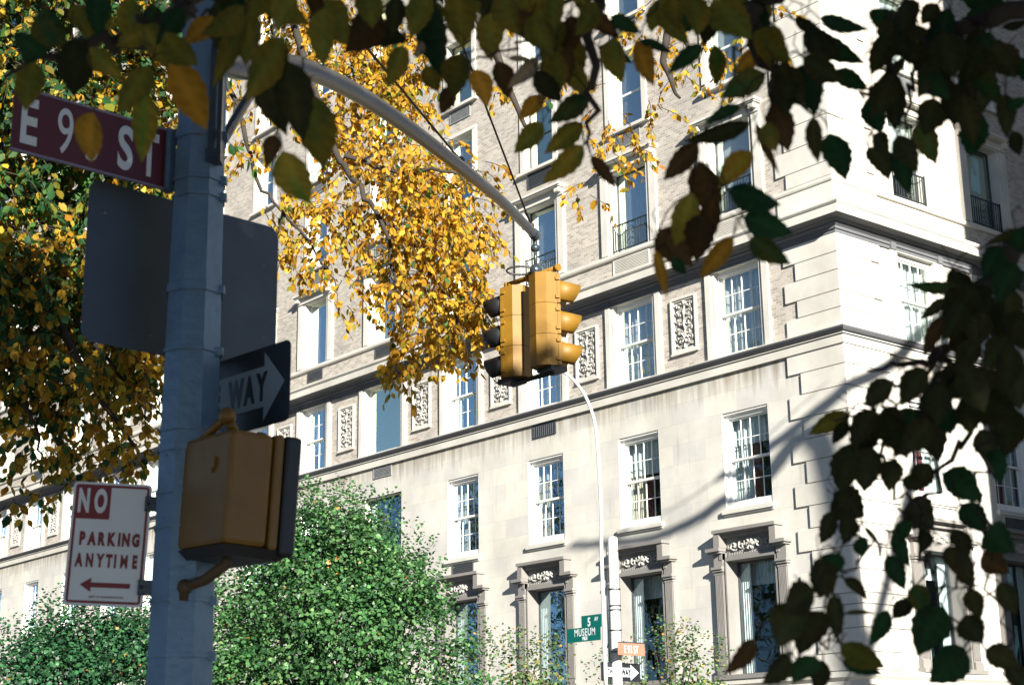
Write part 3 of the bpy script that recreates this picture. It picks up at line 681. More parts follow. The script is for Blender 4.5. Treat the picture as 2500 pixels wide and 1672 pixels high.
b.tube([piv-V((0,0,.33)),mid+V((0,0,.02))],.035,10); b.sphere(mid,.05,10,7)
b.tube([tL-(mid-tL)*.15,mid,tR+(tR-mid)*.35],.024,10); b.tube([tL,tL-V((0,0,.06))],.026,8); b.tube([tR,tR-V((0,0,.06))],.026,8)
b.tube([tR+(tR-mid)*.3,tR+(tR-mid)*.42],.033,10); b.tube([tL-(mid-tL)*.12,tL-(mid-tL)*.24],.03,10)
b.build('top_bracket',YEL,sig)
b=MB(); bl=hL-S0-V((0,0,.44)); br=hR-S0-V((0,0,.44)); b.tube([bl,br],.022,8); b.obox(bl+V((0,0,.02)),XA*.09,YA*.09,V((0,0,.02))); b.obox(br+V((0,0,.02)),XA*.09,YA*.09,V((0,0,.02)))
b.build('bottom_bracket',BLK,sig)
# ------------------------------------------------------------------ signs on the near pole
def stv(r,f): return RH*r+FH*f
# maroon street name blade: runs from the pole towards the left and towards the camera
o_=st(-1.375,5.85,3.97)
xd=st(-1.354,5.84)-st(-1.817,5.414)
s=sign_root('street_name_sign',o_,xd,'maroon street name sign with white letters at the top left of the near pole','street sign')
Ls=.64
plate('blade',[(0,-.12),(0,.12),(-Ls,.12),(-Ls,-.12)],-.004,.004,MAROON,s)
b=MB(); b.box(-.0,.04,-.13,.13,-.02,.02); b.box(-.005,.012,-.125,.125,.02,.028); b.build('mounting_bracket',GALV,s)
b=MB(); b.box(-Ls,0,-.13,-.12,-.006,.006); b.box(-Ls,0,.12,.13,-.006,.006); b.build('edge_trim',mat('sign_edge_metal',(.25,.2,.25),.5,.5),s)
for tx,x in (('E',-.575),('9',-.43),('3',-.315),('S',-.175),('T',-.07)):
    text_mesh('lettering',tx,.185,SWHITE,s,(x,-.092,.005),.8 if tx not in('T',) else .7,.0 if tx in '93' else .005)
# big blank sign seen from behind
L_=(-.99,6.39); R_=(-1.65,5.75)
xd=st(*L_)-st(*R_)
s=sign_root('blank_sign_back',st(-1.318,6.068,3.53),xd,'large blank grey back of a rounded sign behind the near pole','sign')
plate('panel',rounded(.90,.655,.05),-.002,.002,SIGNBACK,s)
b=MB()
for z_ in (.16,-.16): b.box(-.16,.16,z_-.015,z_+.015,-.03,-.003)
for x,z_ in ((-.02,.16),(.02,-.16)):
    b.sphere((x,z_,.006),.01,8,5)
b.build('bolts',ARMM,s)
# one way arrow
xd=st(-.831,5.737)-st(-1.172,6.082)
rt=st(-.838,5.745,3.035)
s=sign_root('one_way_sign',rt,xd,'black one way sign with a white arrow beside the near pole','street sign')
W1=.76
P=[(p[0]-W1/2,p[1]) for p in rounded(W1,.315,.03)]; plate('panel',P,-.002,.002,SBLACK,s)
aw=[(-.03,0),(-.16,.135),(-.16,.08),(-.70,.08),(-.70,-.08),(-.16,-.08),(-.16,-.135)]
plate('arrow',aw,.0025,.0045,mat('grey_white_arrow',(.19,.25,.30),.45,var=.05),s)
for tx,x in (('W',-.345),('A',-.255),('Y',-.175)): text_mesh('lettering',tx,.115,SBLACK,s,(x,-.057,.0055),.78,.006)
for tx,x in (('O',-.65),('N',-.56),('E',-.475)): text_mesh('lettering',tx,.115,SBLACK,s,(x,-.057,.0055),.78,.006)
# no parking sign
xd=st(-1.361,5.838)-st(-1.642,5.79)
s=sign_root('parking_sign',st(-1.505,5.80,2.43),xd,'white sign reading NO PARKING ANYTIME in red with an arrow, left of the near pole','street sign',R(-2.2))
Wn,Hn=.285,.455
plate('panel',rounded(Wn,Hn,.016),-.002,.002,SWHITE,s)
def ring(name,w_,h_,r,t_,z,m,parent):
    Po=rounded(w_,h_,r); Pi=rounded(w_-2*t_,h_-2*t_,max(r-t_,.002)); n=len(Po); b=MB()
    b.add([(p[0],p[1],z) for p in Po]+[(p[0],p[1],z) for p in Pi],[(i,(i+1)%n,n+(i+1)%n,n+i) for i in range(n)]); return b.build(name,m,parent)
ring('border',Wn-.018,Hn-.018,.012,.009,.003,SRED,s)
plate('red_block',[(-.132,.09),(-.005,.09),(-.005,.215),(-.132,.215)],.0022,.0034,SRED,s)
for tx,x in (('N',-.101),('O',-.040)): text_mesh('lettering',tx,.092,SWHITE,s,(x,.112,.0042),.60,.0045)
for k,tx in enumerate('PARKING'): text_mesh('lettering',tx,.051,SRED,s,(-.101+[.007,.041,.077,.113,.140,.164,.200][k],-.008,.0035),.72,.0035)
for k,tx in enumerate('ANYTIME'): text_mesh('lettering',tx,.051,SRED,s,(-.103+[.004,.042,.080,.112,.134,.166,.205][k],-.088,.0035),.74 if tx=='M' else .68,.0012 if tx=='M' else .003)
plate('arrow',[(-.088,-.152),(-.048,-.126),(-.048,-.143),(.092,-.143),(.092,-.161),(-.048,-.161),(-.048,-.178)],.0022,.0036,SRED,s)
text_mesh('lettering','DEPT. OF TRANSPORTATION',.0075,SRED,s,(.01,-.199,.0035),1.25,0)
for z_ in (.155,-.155):
    b=MB(); b.box(Wn/2-.022,Wn/2+.03,z_-.028,z_+.028,.002,.014); b.sphere((Wn/2-.008,z_,.016),.007,8,5); b.build('mounting_bracket',ARMM,s)
# ------------------------------------------------------------------ pedestrian signal
nr=st(-1.026,5.50); fD=(-YA); bD=XA
ped=empty('pedestrian_signal',nr+V((0,0,2.385)),'ochre yellow pedestrian signal box with black visor, seen from behind, bracketed to the near pole','traffic light')
bw=.43; bd=.235; bh=.415
def pv(a,b_,z): return bD*a+fD*b_+V((0,0,z))
def bevbox(a0,a1,b0,b1,z0,z1,r):
    b=MB(); prof=[]
    for ca,cb,s0_ in ((a1-r,b1-r,0),(a0+r,b1-r,90),(a0+r,b0+r,180),(a1-r,b0+r,270)):
        for i in range(5): t=R(s0_+90*i/4); prof.append((ca+r*math.cos(t),cb+r*math.sin(t)))
    n=len(prof); cx=(a0+a1)/2; cb=(b0+b1)/2; vs=[]
    lv=[(z0,-r),(z0+r*.3,-r*.3),(z0+r,0),(z1-r,0),(z1-r*.3,-r*.3),(z1,-r)]
    for z,ins in lv:
        for p in prof:
            dx=p[0]-cx; dy=p[1]-cb; vs.append(pv(cx+dx*(1+ins/((a1-a0)/2)),cb+dy*(1+ins/((b1-b0)/2)),z))
    b.add(vs,[(i*n+j,i*n+(j+1)%n,(i+1)*n+(j+1)%n,(i+1)*n+j) for i in range(len(lv)-1) for j in range(n)]+[tuple(range(n))[::-1],tuple(range((len(lv)-1)*n,len(lv)*n))],False)
    return b
o=bevbox(0,bw,0,bd-.055,0,bh,.02).build('housing',YEL2,ped)
bevbox(-.004,bw+.004,bd-.052,bd-.012,-.004,bh+.004,.012).build('door',YEL2,ped)
bevbox(-.012,bw+.012,bd-.01,bd+.055,-.02,bh+.004,.012).build('visor',BLK,ped)
b=MB(); 
vs=[pv(x,y,z) for z,i_ in ((-.034,.03),(-.001,.0)) for x,y in ((i_,i_),(bw-i_,i_),(bw-i_,bd+.05-i_),(i_,bd+.05-i_))]
b.add(vs,[(0,3,2,1),(4,5,6,7),(0,1,5,4),(1,2,6,5),(2,3,7,6),(3,0,4,7)]); b.build('shade_underside',BLK,ped)  # black plate added to paint the shade under the box
b=MB()
for a_,z_ in ((.10,.30),(.115,.285)): b.obox(pv(a_,-.004,z_),bD*.007,fD*.006,V((0,0,.02)))
b.build('latch',YEL2,ped)
b=MB()
kn=pv(.13,.09,bh); pp=PX-ped.location
tb=V((pp.x,pp.y,bh+.03))+RH*.03-FH*.1; kn2=kn+V((0,0,.055))-FH*.04
kn2=kn2-RH*.03+V((0,0,.01)); b.tube([tb+V((0,0,-.05)),kn2],.016,10); b.sphere(kn2,.033,14,10); b.tube([kn2,kn],.02,8); b.build('upper_bracket',YEL2,ped)
b=MB(); b.sphere(pv(.1,bd-.06,bh+.008),.03,10,6,(1,1,.5)); b.build('top_latch',YEL2,ped)
b=MB(); q0=pv(.16,.11,0); q1=V((pp.x,pp.y,-.13))-FH*.105+RH*.035
b.tube([q0,q0+V((0,0,-.05)),(q0+q1)*.5+V((0,0,-.04)),q1,q1-V((0,0,.05))],.021,10); b.sphere(q1,.03,10,7); b.build('lower_bracket',mat('dark_bracket_paint',(.07,.04,.012),.6,var=.3),ped)  # one even dark brown, darker than the upper bracket
ped.rotation_mode='QUATERNION'; from mathutils import Quaternion
ped.rotation_quaternion=Quaternion(FH,.05)
# ------------------------------------------------------------------ far pole
FP=st(1.68,26.95)
fp=empty('corner_pole',FP,'white street pole on the far corner with a thin curved arm','pole')
b=MB(); b.tube([(0,0,.1),(0,0,5.42)],[.10,.086],12); b.sphere((0,0,5.42),.086,12,6,(1,1,.5)); b.build('shaft',FPOLE,fp)
fpx=[(1479,1672),(1474,1500),(1470,1400),(1468,1335),(1467,1240),(1462,1140),(1455,1050),(1443,1000),(1422,955),(1390,918),(1345,890),(1300,872),(1262,860)]
pth=smooth_path([V(at(u,v,26.84)) - FP for u,v in fpx],4)
b=MB(); b.tube(pth,[.036-.012*i/len(pth) for i in range(len(pth))],10); b.build('curved_arm',FPOLE,fp)
b=MB()
for z in (4.55,4.27,4.2,3.86,3.5): b.tube([(0,0,z),(0,0,z+.015)],.112,12)
b.tube([V((-.0,0,3))-RH*.115,V((0,0,5.3))-RH*.115],.009,6); b.build('clamp_bands',ARMM,fp)
def far_sign(name,c1,c2,z1,z0,m,label,words,face=1,extra=None):
    a=at(*c1,26.9); bb=at(*c2,26.9); xd=(bb-a); o=sign_root(name,(a+bb)/2*1.0,xd,label,'street sign'); L=math.hypot(xd.x,xd.y); h=z1
    plate('panel',rounded(L,h,.012 if m!=SBLACK else .03),-.003,.003,m,o)
    return o,L,h
XD=V((1,0,0))
# the green signs run along the avenue, the brown one along the side street
def fs(name,u,v,w_,h_,m,label,ax,end):
    p=at(u,v,27.12 if name=='one_way_sign' else 26.85); o=sign_root(name,p,ax,label,'street sign'); plate('panel',rounded(w_,h_,.012 if m is not SBLACK else .03),-.003,.003,m,o); return o
# axis whose right end comes towards the camera / goes away
axg=-XA      # along the avenue, viewer's right is -x
axs=-YA      # along the side street, viewer's right is -y
s=fs('street_name_sign',1444,1516,.50,.215,SGREEN,'small green 5 AV sign at the top of the white far pole',axg,0)
text_mesh('lettering','5',.15,SWHITE,s,(-.06,-.08,.004),1.0,.005); text_mesh('lettering','AV',.07,SWHITE,s,(.12,.0,.004),1,.001)
s=fs('street_name_sign',1425,1548,.84,.235,SGREEN,'long green MUSEUM MILE sign on the white far pole, under the 5 AV sign',axg,0)
text_mesh('lettering','MUSEUM',.125,SWHITE,s,(.03,-.025,.004),.98,.001,space=1.15); text_mesh('lettering','MILE',.06,SWHITE,s,(.03,-.095,.004),1.05,.003)
s=fs('street_name_sign',1541,1584,.62,.20,SORANGE,'faded brown E 93 ST sign on the white far pole',axs,0)
text_mesh('lettering','E 93 ST',.125,SWHITE,s,(.0,-.065,.004),.86,.0)
b=MB(); b.box(-.31,.31,.1,.118,-.006,.006); b.build('edge_trim',ARMM,s)
s=fs('one_way_sign',1515,1640,.90,.305,SBLACK,'one way sign with white arrow at the foot of the white far pole',axs,0)
aw=[(.42,0),(.23,.13),(.23,.075),(-.36,.075),(-.36,-.075),(.23,-.075),(.23,-.13)]
plate('arrow',aw,.0035,.006,SWHITE,s)
text_mesh('lettering','WAY',.12,SBLACK,s,(.12,-.06,.009),.8,.008); text_mesh('lettering','ONE',.105,SBLACK,s,(-.22,-.052,.008),.85,.004)
# ------------------------------------------------------------------ leaves
def leaf_cloud(name,P,D,Nn,L,Wd,Cc,m,parent,fold=.15):
    """P base points, D direction of the blade, Nn blade normal, L length, Wd width ratio, Cc colours (numpy arrays)"""
    n=len(P); D=D/np.linalg.norm(D,axis=1,keepdims=True); S=np.cross(D,Nn); S/=np.linalg.norm(S,axis=1,keepdims=True)+1e-9; U=np.cross(S,D)
    L=L.reshape(-1,1); W=L*Wd/2
    pts=[P,P+D*L*.28+S*W*.85+U*L*fold*.5,P+D*L*.6+S*W*.9+U*L*fold*.4,P+D*L,P+D*L*.6-S*W*.9+U*L*fold*.4,P+D*L*.28-S*W*.85+U*L*fold*.5,P+D*L*.45]
    v=np.stack(pts,1).reshape(-1,3); base=np.arange(n)*7
    F=np.array([[0,6,1],[1,6,2],[2,6,3],[3,6,4],[4,6,5],[5,6,0]]); f=(base[:,None,None]+F[None]).reshape(-1,3)
    me=bpy.data.meshes.new(name); me.vertices.add(len(v)); me.vertices.foreach_set('co',v.ravel().astype(np.float32))
    me.loops.add(f.size); me.loops.foreach_set('vertex_index',f.ravel().astype(np.int32)); me.polygons.add(len(f))
    me.polygons.foreach_set('loop_start',np.arange(0,f.size,3,dtype=np.int32)); me.update(calc_edges=True)
    ca=me.color_attributes.new('Col','FLOAT_COLOR','POINT'); c4=np.ones((n,7,4),np.float32); c4[:,:,:3]=Cc[:,None,:]; ca.data.foreach_set('color',c4.ravel())
    me.materials.append(m); o=bpy.data.objects.new(name,me); COL.objects.link(o)
    if parent: o.parent=parent; o.location=-V(parent.location) if parent.type=='EMPTY' else (0,0,0)
    return o
def pick(pal,n):
    w_=np.array([p[1] for p in pal],float); w_/=w_.sum(); i=np.random.choice(len(pal),n,p=w_); c=np.array([p[0] for p in pal],float)[i]
    return np.clip(c*(1+.25*np.random.randn(n,1))*(1+.08*np.random.randn(n,3)),.003,.9)
Y_=((.62,.36,.03),(.70,.46,.06),(.50,.26,.025),(.36,.33,.04),(.04,.13,.04))
def twigs(starts,lens,droop,rad,b,segs=6,spread=None):
    """random drooping twigs; returns leaf sites"""
    sites=[]
    for p,l in zip(starts,lens):
        a=random.uniform(0,2*PI); d=V((math.cos(a),math.sin(a),random.uniform(-.6,.3)))
        if spread is not None: d=spread(p)
        q=V(p); path=[q.copy()]
        for k in range(segs):
            d=(d+V((random.gauss(0,.25),random.gauss(0,.25),random.gauss(0,.12)-droop))).normalized(); q=q+d*l/segs; path.append(q.copy()); sites.append((q.copy(),d.copy(),k/segs))
        b.tube(path,[rad*(1-.6*i/segs) for i in range(segs+1)],3,cap=False)
    return sites
def leaves_from(sites,per,size,sz_var,pal_fn,droopf=.6):
    P=[];D=[];Nn=[];L=[];C=[]
    for q,d,t in sites:
        for k in range(per):
            if random.random()<.12: continue
            s=V((random.gauss(0,1),random.gauss(0,1),random.gauss(0,.5))).normalized(); dd=(d*.6+s*.7+V((0,0,-droopf))).normalized()
            P.append(q+s*random.uniform(0,size*.4)); D.append(dd); Nn.append(V((random.gauss(0,1),random.gauss(0,1),random.gauss(0,1)))); L.append(size*(1+random.gauss(0,sz_var)))
            C.append(pal_fn(q))
    return np.array(P),np.array(D),np.array(Nn),np.abs(np.array(L)),np.array(C)
def pcol(pal):
    r=random.random()*sum(p[1] for p in pal)
    for c,w_ in pal:
        r-=w_
        if r<=0: break
    k=1+random.gauss(0,.18); return tuple(max(.004,min(.9,x*k*(1+random.gauss(0,.06)))) for x in c)
PALY=[((.50,.28,.02),5),((.58,.38,.04),3.4),((.38,.19,.014),1.6),((.26,.24,.03),1.0),((.05,.14,.04),.3)]
PALG=[((.03,.10,.033),4),((.06,.14,.03),3),((.18,.19,.025),1.8),((.42,.29,.03),1.6),((.03,.08,.035),2)]
PALO=[((.10,.16,.03),2),((.40,.34,.04),3),((.62,.40,.04),4),((.04,.11,.04),2)]
# ---- the golden tree (about 13 m off)
def px(u,v,d): return V(at(u,v,d))
def limb(b,pts,r0,r1,n=7):
    P=smooth_path([V(p) for p in pts],5); k=len(P); 
    P=[p+V((random.gauss(0,.012),random.gauss(0,.012),random.gauss(0,.012)))*(1 if 0<i<k-1 else 0) for i,p in enumerate(P)]
    b.tube(P,[r0+(r1-r0)*i/(k-1) for i in range(k)],n); return P
G0=st(-7.5,15.5)
gt=empty('golden_tree',G0,'tree with drooping branches of bright yellow leaves hanging in front of the building','tree')
def L(b,o): b.v=[tuple(V(p)-V(o)) for p in b.v]; return b
b=MB(); limb(b,[G0,G0+V((.1,0,3)),G0+V((-.1,.1,6)),G0+V((.1,.2,9))],.28,.18,12); L(b,G0).build('trunk',BARK,gt)
b=MB(); fork=G0+V((.05,.15,7.5))
mains=[]
mains.append(limb(b,[fork,px(250,-500,14),px(470,-50,13.5),px(560,220,13.2),px(600,330,13),px(630,440,13),px(690,520,13),px(760,590,13)],.04,.008))
mains.append(limb(b,[fork,px(300,-700,14),px(600,-250,13.5),px(800,300,13.3),px(850,420,13.2),px(920,520,13),px(960,640,13),px(985,820,13)],.05,.01))
mains.append(limb(b,[fork,px(400,-900,14),px(900,-500,13.6),px(1150,0,13),px(1250,230,12.8),px(1290,330,12.8)],.1,.012))
mains.append(limb(b,[fork,px(500,-900,14),px(1200,-500,13.6),px(1600,-60,13),px(1620,150,12.8),px(1660,240,12.8)],.1,.012))
mains.append(limb(b,[px(840,380,13.3),px(980,420,13.2),px(1100,420,13),px(1170,470,13)],.025,.008))
mains.append(limb(b,[px(920,520,13),px(1030,640,13.1),px(1110,760,13.1),px(1150,900,13.1)],.022,.007))
mains.append(limb(b,[px(690,520,13),px(760,600,13.2),px(820,700,13.2)],.015,.006))
mains.append(limb(b,[px(690,520,13),px(650,640,13.2),px(640,720,13.2)],.012,.005))
L(b,G0).build('limbs',BARK,gt)
blobs=[ # u,v,radius px,count,d
(620,300,60,9,13),(600,420,40,5,13),(700,620,70,16,13),(760,540,60,14,13.3),(850,140,90,26,13.6),(800,60,80,18,13.6),(900,260,80,30,13.5),(960,360,90,42,13.4),(870,400,70,26,13.4),
(1000,470,95,48,13.2),(1090,500,80,34,13),(1140,480,45,12,13),(900,520,80,30,13.2),(830,610,70,22,13.2),(1040,590,90,42,13),(1120,620,70,30,13),(960,650,80,30,13.1),(1060,700,80,36,13),
(1130,720,55,22,13),(1160,600,45,13,13),(1000,780,70,24,13),(1080,800,70,26,13),(1040,880,45,14,13),(980,940,40,10,13),(1090,900,35,9,13),(1140,850,55,20,13),(1170,790,30,9,13),(1140,780,50,14,13),(760,160,60,12,13.5),(1000,170,60,8,13.3),
(930,150,70,12,13.5),(700,40,90,14,13.5),(580,60,60,8,13.5),(1230,300,40,7,12.8),(1430,530,30,5,12.7),(1460,430,45,8,12.8),(1400,220,60,10,12.8),(1300,60,90,9,12.8),(1500,330,55,13,12.7),(1550,390,50,9,12.7),(1530,150,60,9,12.7),(1650,130,60,13,12.7),(1720,190,70,14,12.7),(1620,60,70,10,12.7),
(1800,220,50,8,12.7),(1640,280,50,8,12.7),(1740,110,40,8,12.7),(800,330,60,14,13.5),(960,220,60,16,13.5),(820,750,40,5,13),(760,700,45,7,13),(1850,100,60,8,12.7)]
b=MB(); sites=[]
for (u,v,rp_,n,d) in blobs:
    d=d+(.75 if u>1060 else .1); c=px(u,v,d); rr=rp_*d/FPX; n=n*(1.9 if (v<330 and u<1060) else 1.25 if u<1200 else .6)
    st_=[c+V((random.gauss(0,.6),random.gauss(0,.6),random.gauss(0,.6)))*rr+V((0,0,.25)) for _ in range(int(n*.8)+1)]
    sites+=twigs(st_,[random.uniform(.22,.5) for _ in st_],.32,.0045,b,5)
L(b,G0).build('twigs',TWIG,gt)
P_,D_,N_,L_2,C_=leaves_from(sites,3,.068,.2,lambda q:pcol(PALY))
leaf_cloud('crown',P_,D_,N_,L_2,.62,C_,LEAF,gt)
# ---- the green and yellow tree on the left
H0=st(-6.2,12.0)
ht=empty('turning_tree',H0,'leafy tree at the left, half dark green and half yellow, behind the street name sign','tree')
b=MB(); limb(b,[H0,H0+V((0,.1,2.5)),H0+V((.1,0,5)),H0+V((.2,0,8))],.24,.15,12); L(b,H0).build('trunk',BARK,ht)
b=MB(); fk=H0+V((.1,0,5))
limb(b,[fk,px(-200,300,12),px(0,200,11.5),px(78,85,11.3),px(140,45,11),px(215,-20,11)],.10,.035)
limb(b,[fk,px(-300,0,12),px(-50,-150,11.5),px(200,-80,11),px(420,30,11)],.09,.02); limb(b,[fk,px(-150,700,12),px(60,650,11.5),px(200,900,11.2),px(330,1090,11)],.07,.012)
limb(b,[fk,px(-200,500,12),px(40,460,11.5),px(110,560,11.4),px(150,720,11.3)],.06,.012); limb(b,[px(-30,780,11.5),px(40,900,11.4),px(90,1050,11.3),px(110,1130,11.3)],.02,.006); limb(b,[px(150,720,11.3),px(260,880,11.3),px(340,1000,11.3)],.02,.006)
L(b,H0).build('limbs',BARK,ht)
bl=[]
for u in range(-60,420,62):
    for v in range(-60,1130,62):
        lim=1120 if u<340 else 1060
        if v>1000 and 40<u<120 and random.random()<.3: continue
        if v<lim-40*random.random(): bl.append((u+random.uniform(-25,25),v+random.uniform(-25,25),55,15 if v<960 else 7,11.4+random.uniform(-.6,.8)))
bl+=[(30,1285,28,5,11),(100,1140,40,5,11),(200,1120,40,6,11),(280,1150,40,9,11),(340,1140,40,7,11),(560,385,18,3,11),(420,70,60,8,11),(480,130,40,6,11.2),(520,40,50,8,11.2),(340,210,50,8,11.3),(60,1150,30,4,11)]
b=MB(); sites=[]
for (u,v,rp_,n,d) in bl:
    c=px(u,v,d); rr=rp_*d/FPX
    st_=[c+V((random.gauss(0,.7),random.gauss(0,.7),random.gauss(0,.7)))*rr+V((0,0,.15)) for _ in range(n)]
    sites+=twigs(st_,[random.uniform(.2,.42) for _ in st_],.25,.004,b,4)
L(b,H0).build('twigs',TWIG,ht)
def leftpal(q):
    u,v=proj(q)[:2] if proj(q) else (0,0)
    g=noise.noise(q*1.1)
    yel=(.75 if v>830 else .12)+(g>.12)*.35+(.15 if u>250 else 0)-(.15 if u<150 and v>650 else 0)
    return pcol(PALY if random.random()<yel*.8 else PALG)
P_,D_,N_,L_2,C_=leaves_from(sites,3,.072,.2,leftpal)
leaf_cloud('crown',P_,D_,N_,L_2,.66,C_,LEAF,ht)
# ---- bushy green trees in front of the building
def bushy(name,base,lobes,label,nleaf,size,pal,dens_shell=.75,shoots=12,mat_=LEAFG,trunk=True,stems=5):
    o=empty(name,base,label,'tree'); b=MB(); cen=V((0,0,0)); 
    if trunk: limb(b,[V((0,0,0)),V((.05,.05,1.2)),V((0,.1,2.2))],.16,.11,10)
    b.build('trunk',BARK,o)
    b=MB()
    for (c,r,w_) in lobes:
        for k in range(stems): 
            d=V((random.gauss(0,1),random.gauss(0,1),abs(random.gauss(0,1)))).normalized(); limb(b,[V((0,.1,2.0 if trunk else .2)),V(c)*.6+V((0,0,.3)),V(c)+d*r*.85],.04,.008,5)
    b.build('limbs',BARK,o)
    P=[];D=[];Nn=[];Ls=[];C=[]
    tot=sum(w_ for _,_,w_ in lobes)
    for (c,r,w_) in lobes:
        n=int(nleaf*w_/tot); k=0
        # sub-clumps on the lobe give light and dark masses
        cl=[]
        for _ in range(max(8,int(n/48))):
            d=V((random.gauss(0,1),random.gauss(0,1),random.gauss(0,1))).normalized(); cl.append((V(c)+V((d.x*r,d.y*r,d.z*r*.95))*(random.uniform(dens_shell,1.05) if random.random()<.8 else random.random()),random.uniform(.17,.36),d))
        while k<n:
            q,rr,d0=random.choice(cl); s=V((random.gauss(0,1),random.gauss(0,1),random.gauss(0,.8)))*rr*.6
            P.append(q+s); out=(d0+s.normalized()*.8+V((0,0,.1))).normalized()
            D.append((out*.5+V((random.gauss(0,.6),random.gauss(0,.6),-.5))).normalized()); Nn.append(out*.9+V((random.gauss(0,.5),random.gauss(0,.5),random.gauss(0,.5)))); Ls.append(size*(1+random.gauss(0,.2))); C.append(pcol(pal)); k+=1
        for _ in range(int(shoots*w_/tot*len(lobes))):
            d=V((random.gauss(0,.7),random.gauss(0,.7),1)).normalized(); q=V(c)+d*r*.9
            for t in range(16):
                q=q+(d*.3+V((0,0,1))).normalized()*.045+V((random.gauss(0,.03),random.gauss(0,.03),0)); P.append(q+V((random.gauss(0,.05),random.gauss(0,.05),0))); D.append(V((random.gauss(0,1),random.gauss(0,1),.2))); Nn.append(V((random.gauss(0,1),random.gauss(0,1),1))); Ls.append(size*.8); C.append(pcol(pal))
    cr=leaf_cloud('crown',np.array(P),np.array(D),np.array(Nn),np.abs(np.array(Ls)),.85,np.array(C),mat_,None); cr.parent=o
    return o
PALB=[((.05,.145,.045),5),((.085,.195,.065),4),((.025,.08,.028),3.5),((.13,.24,.085),1.3),((.45,.22,.05),.06)]
PALS=[((.07,.15,.05),4),((.13,.20,.07),3),((.24,.22,.06),1.5),((.45,.2,.05),.25),((.04,.09,.04),2)]
def rel(base,u,v,d): return V(at(u,v,d))-base
B0=st(-3.6,30)
_rel=rel
def rel(base,u,v,d): return _rel(base,u,v+(42 if base is B0 else 0),d)
bushy('green_tree',B0,[(rel(B0,760,1480,30),1.75,5),(rel(B0,600,1560,30.5),1.6,4),(rel(B0,930,1560,29.8),1.6,4.5),(rel(B0,800,1330,30),1.05,2.4),(rel(B0,880,1330,30.2),.9,2),(rel(B0,960,1400,30.2),.8,1.8),(rel(B0,1080,1640,29.5),.95,1.8),(rel(B0,740,1300,30.3),.75,1.3),(rel(B0,760,1680,29.5),1.8,4),(rel(B0,520,1690,29.5),1.5,3)],
 'dense green tree with glossy leaves right of the near pole, in front of the building',42000,.084,PALB,shoots=60)
B1=st(-8.6,31)
bushy('green_tree',B1,[(rel(B1,230,1660,31),1.35,4),(rel(B1,330,1640,31),1.1,3),(rel(B1,120,1680,31),1.0,2.5),(rel(B1,40,1700,31),.9,2),(rel(B1,290,1570,31.2),.5,.8),(rel(B1,180,1580,31.2),.45,.7)],
 'low bluish green tree at the bottom left, below the parking sign',16000,.082,[((.032,.115,.045),5),((.05,.15,.06),3),((.02,.065,.03),3),((.3,.2,.05),.1)],shoots=30)
for i,(u,v,r_,nl,lab) in enumerate(((1240,1690,.75,1100,'sparse shrub tree with reddish tints between the dense green tree and the far pole'),(1620,1695,1.0,2000,'sparse open shrub tree with pale leaves right of the far pole'))):
    Bn=st((u-1250)*33/FPX,33)
    lob=[(rel(Bn,u+dx,v+dy,33),r_*q,q) for dx,dy,q in ((0,0,1),(-70,15,.8),(75,5,.8),(110,-20,.5),(-120,30,.6),(40,-40,.5))]
    bushy('shrub_tree',Bn,lob,lab,nl,.085,PALS,dens_shell=.3,shoots=12,stems=4)
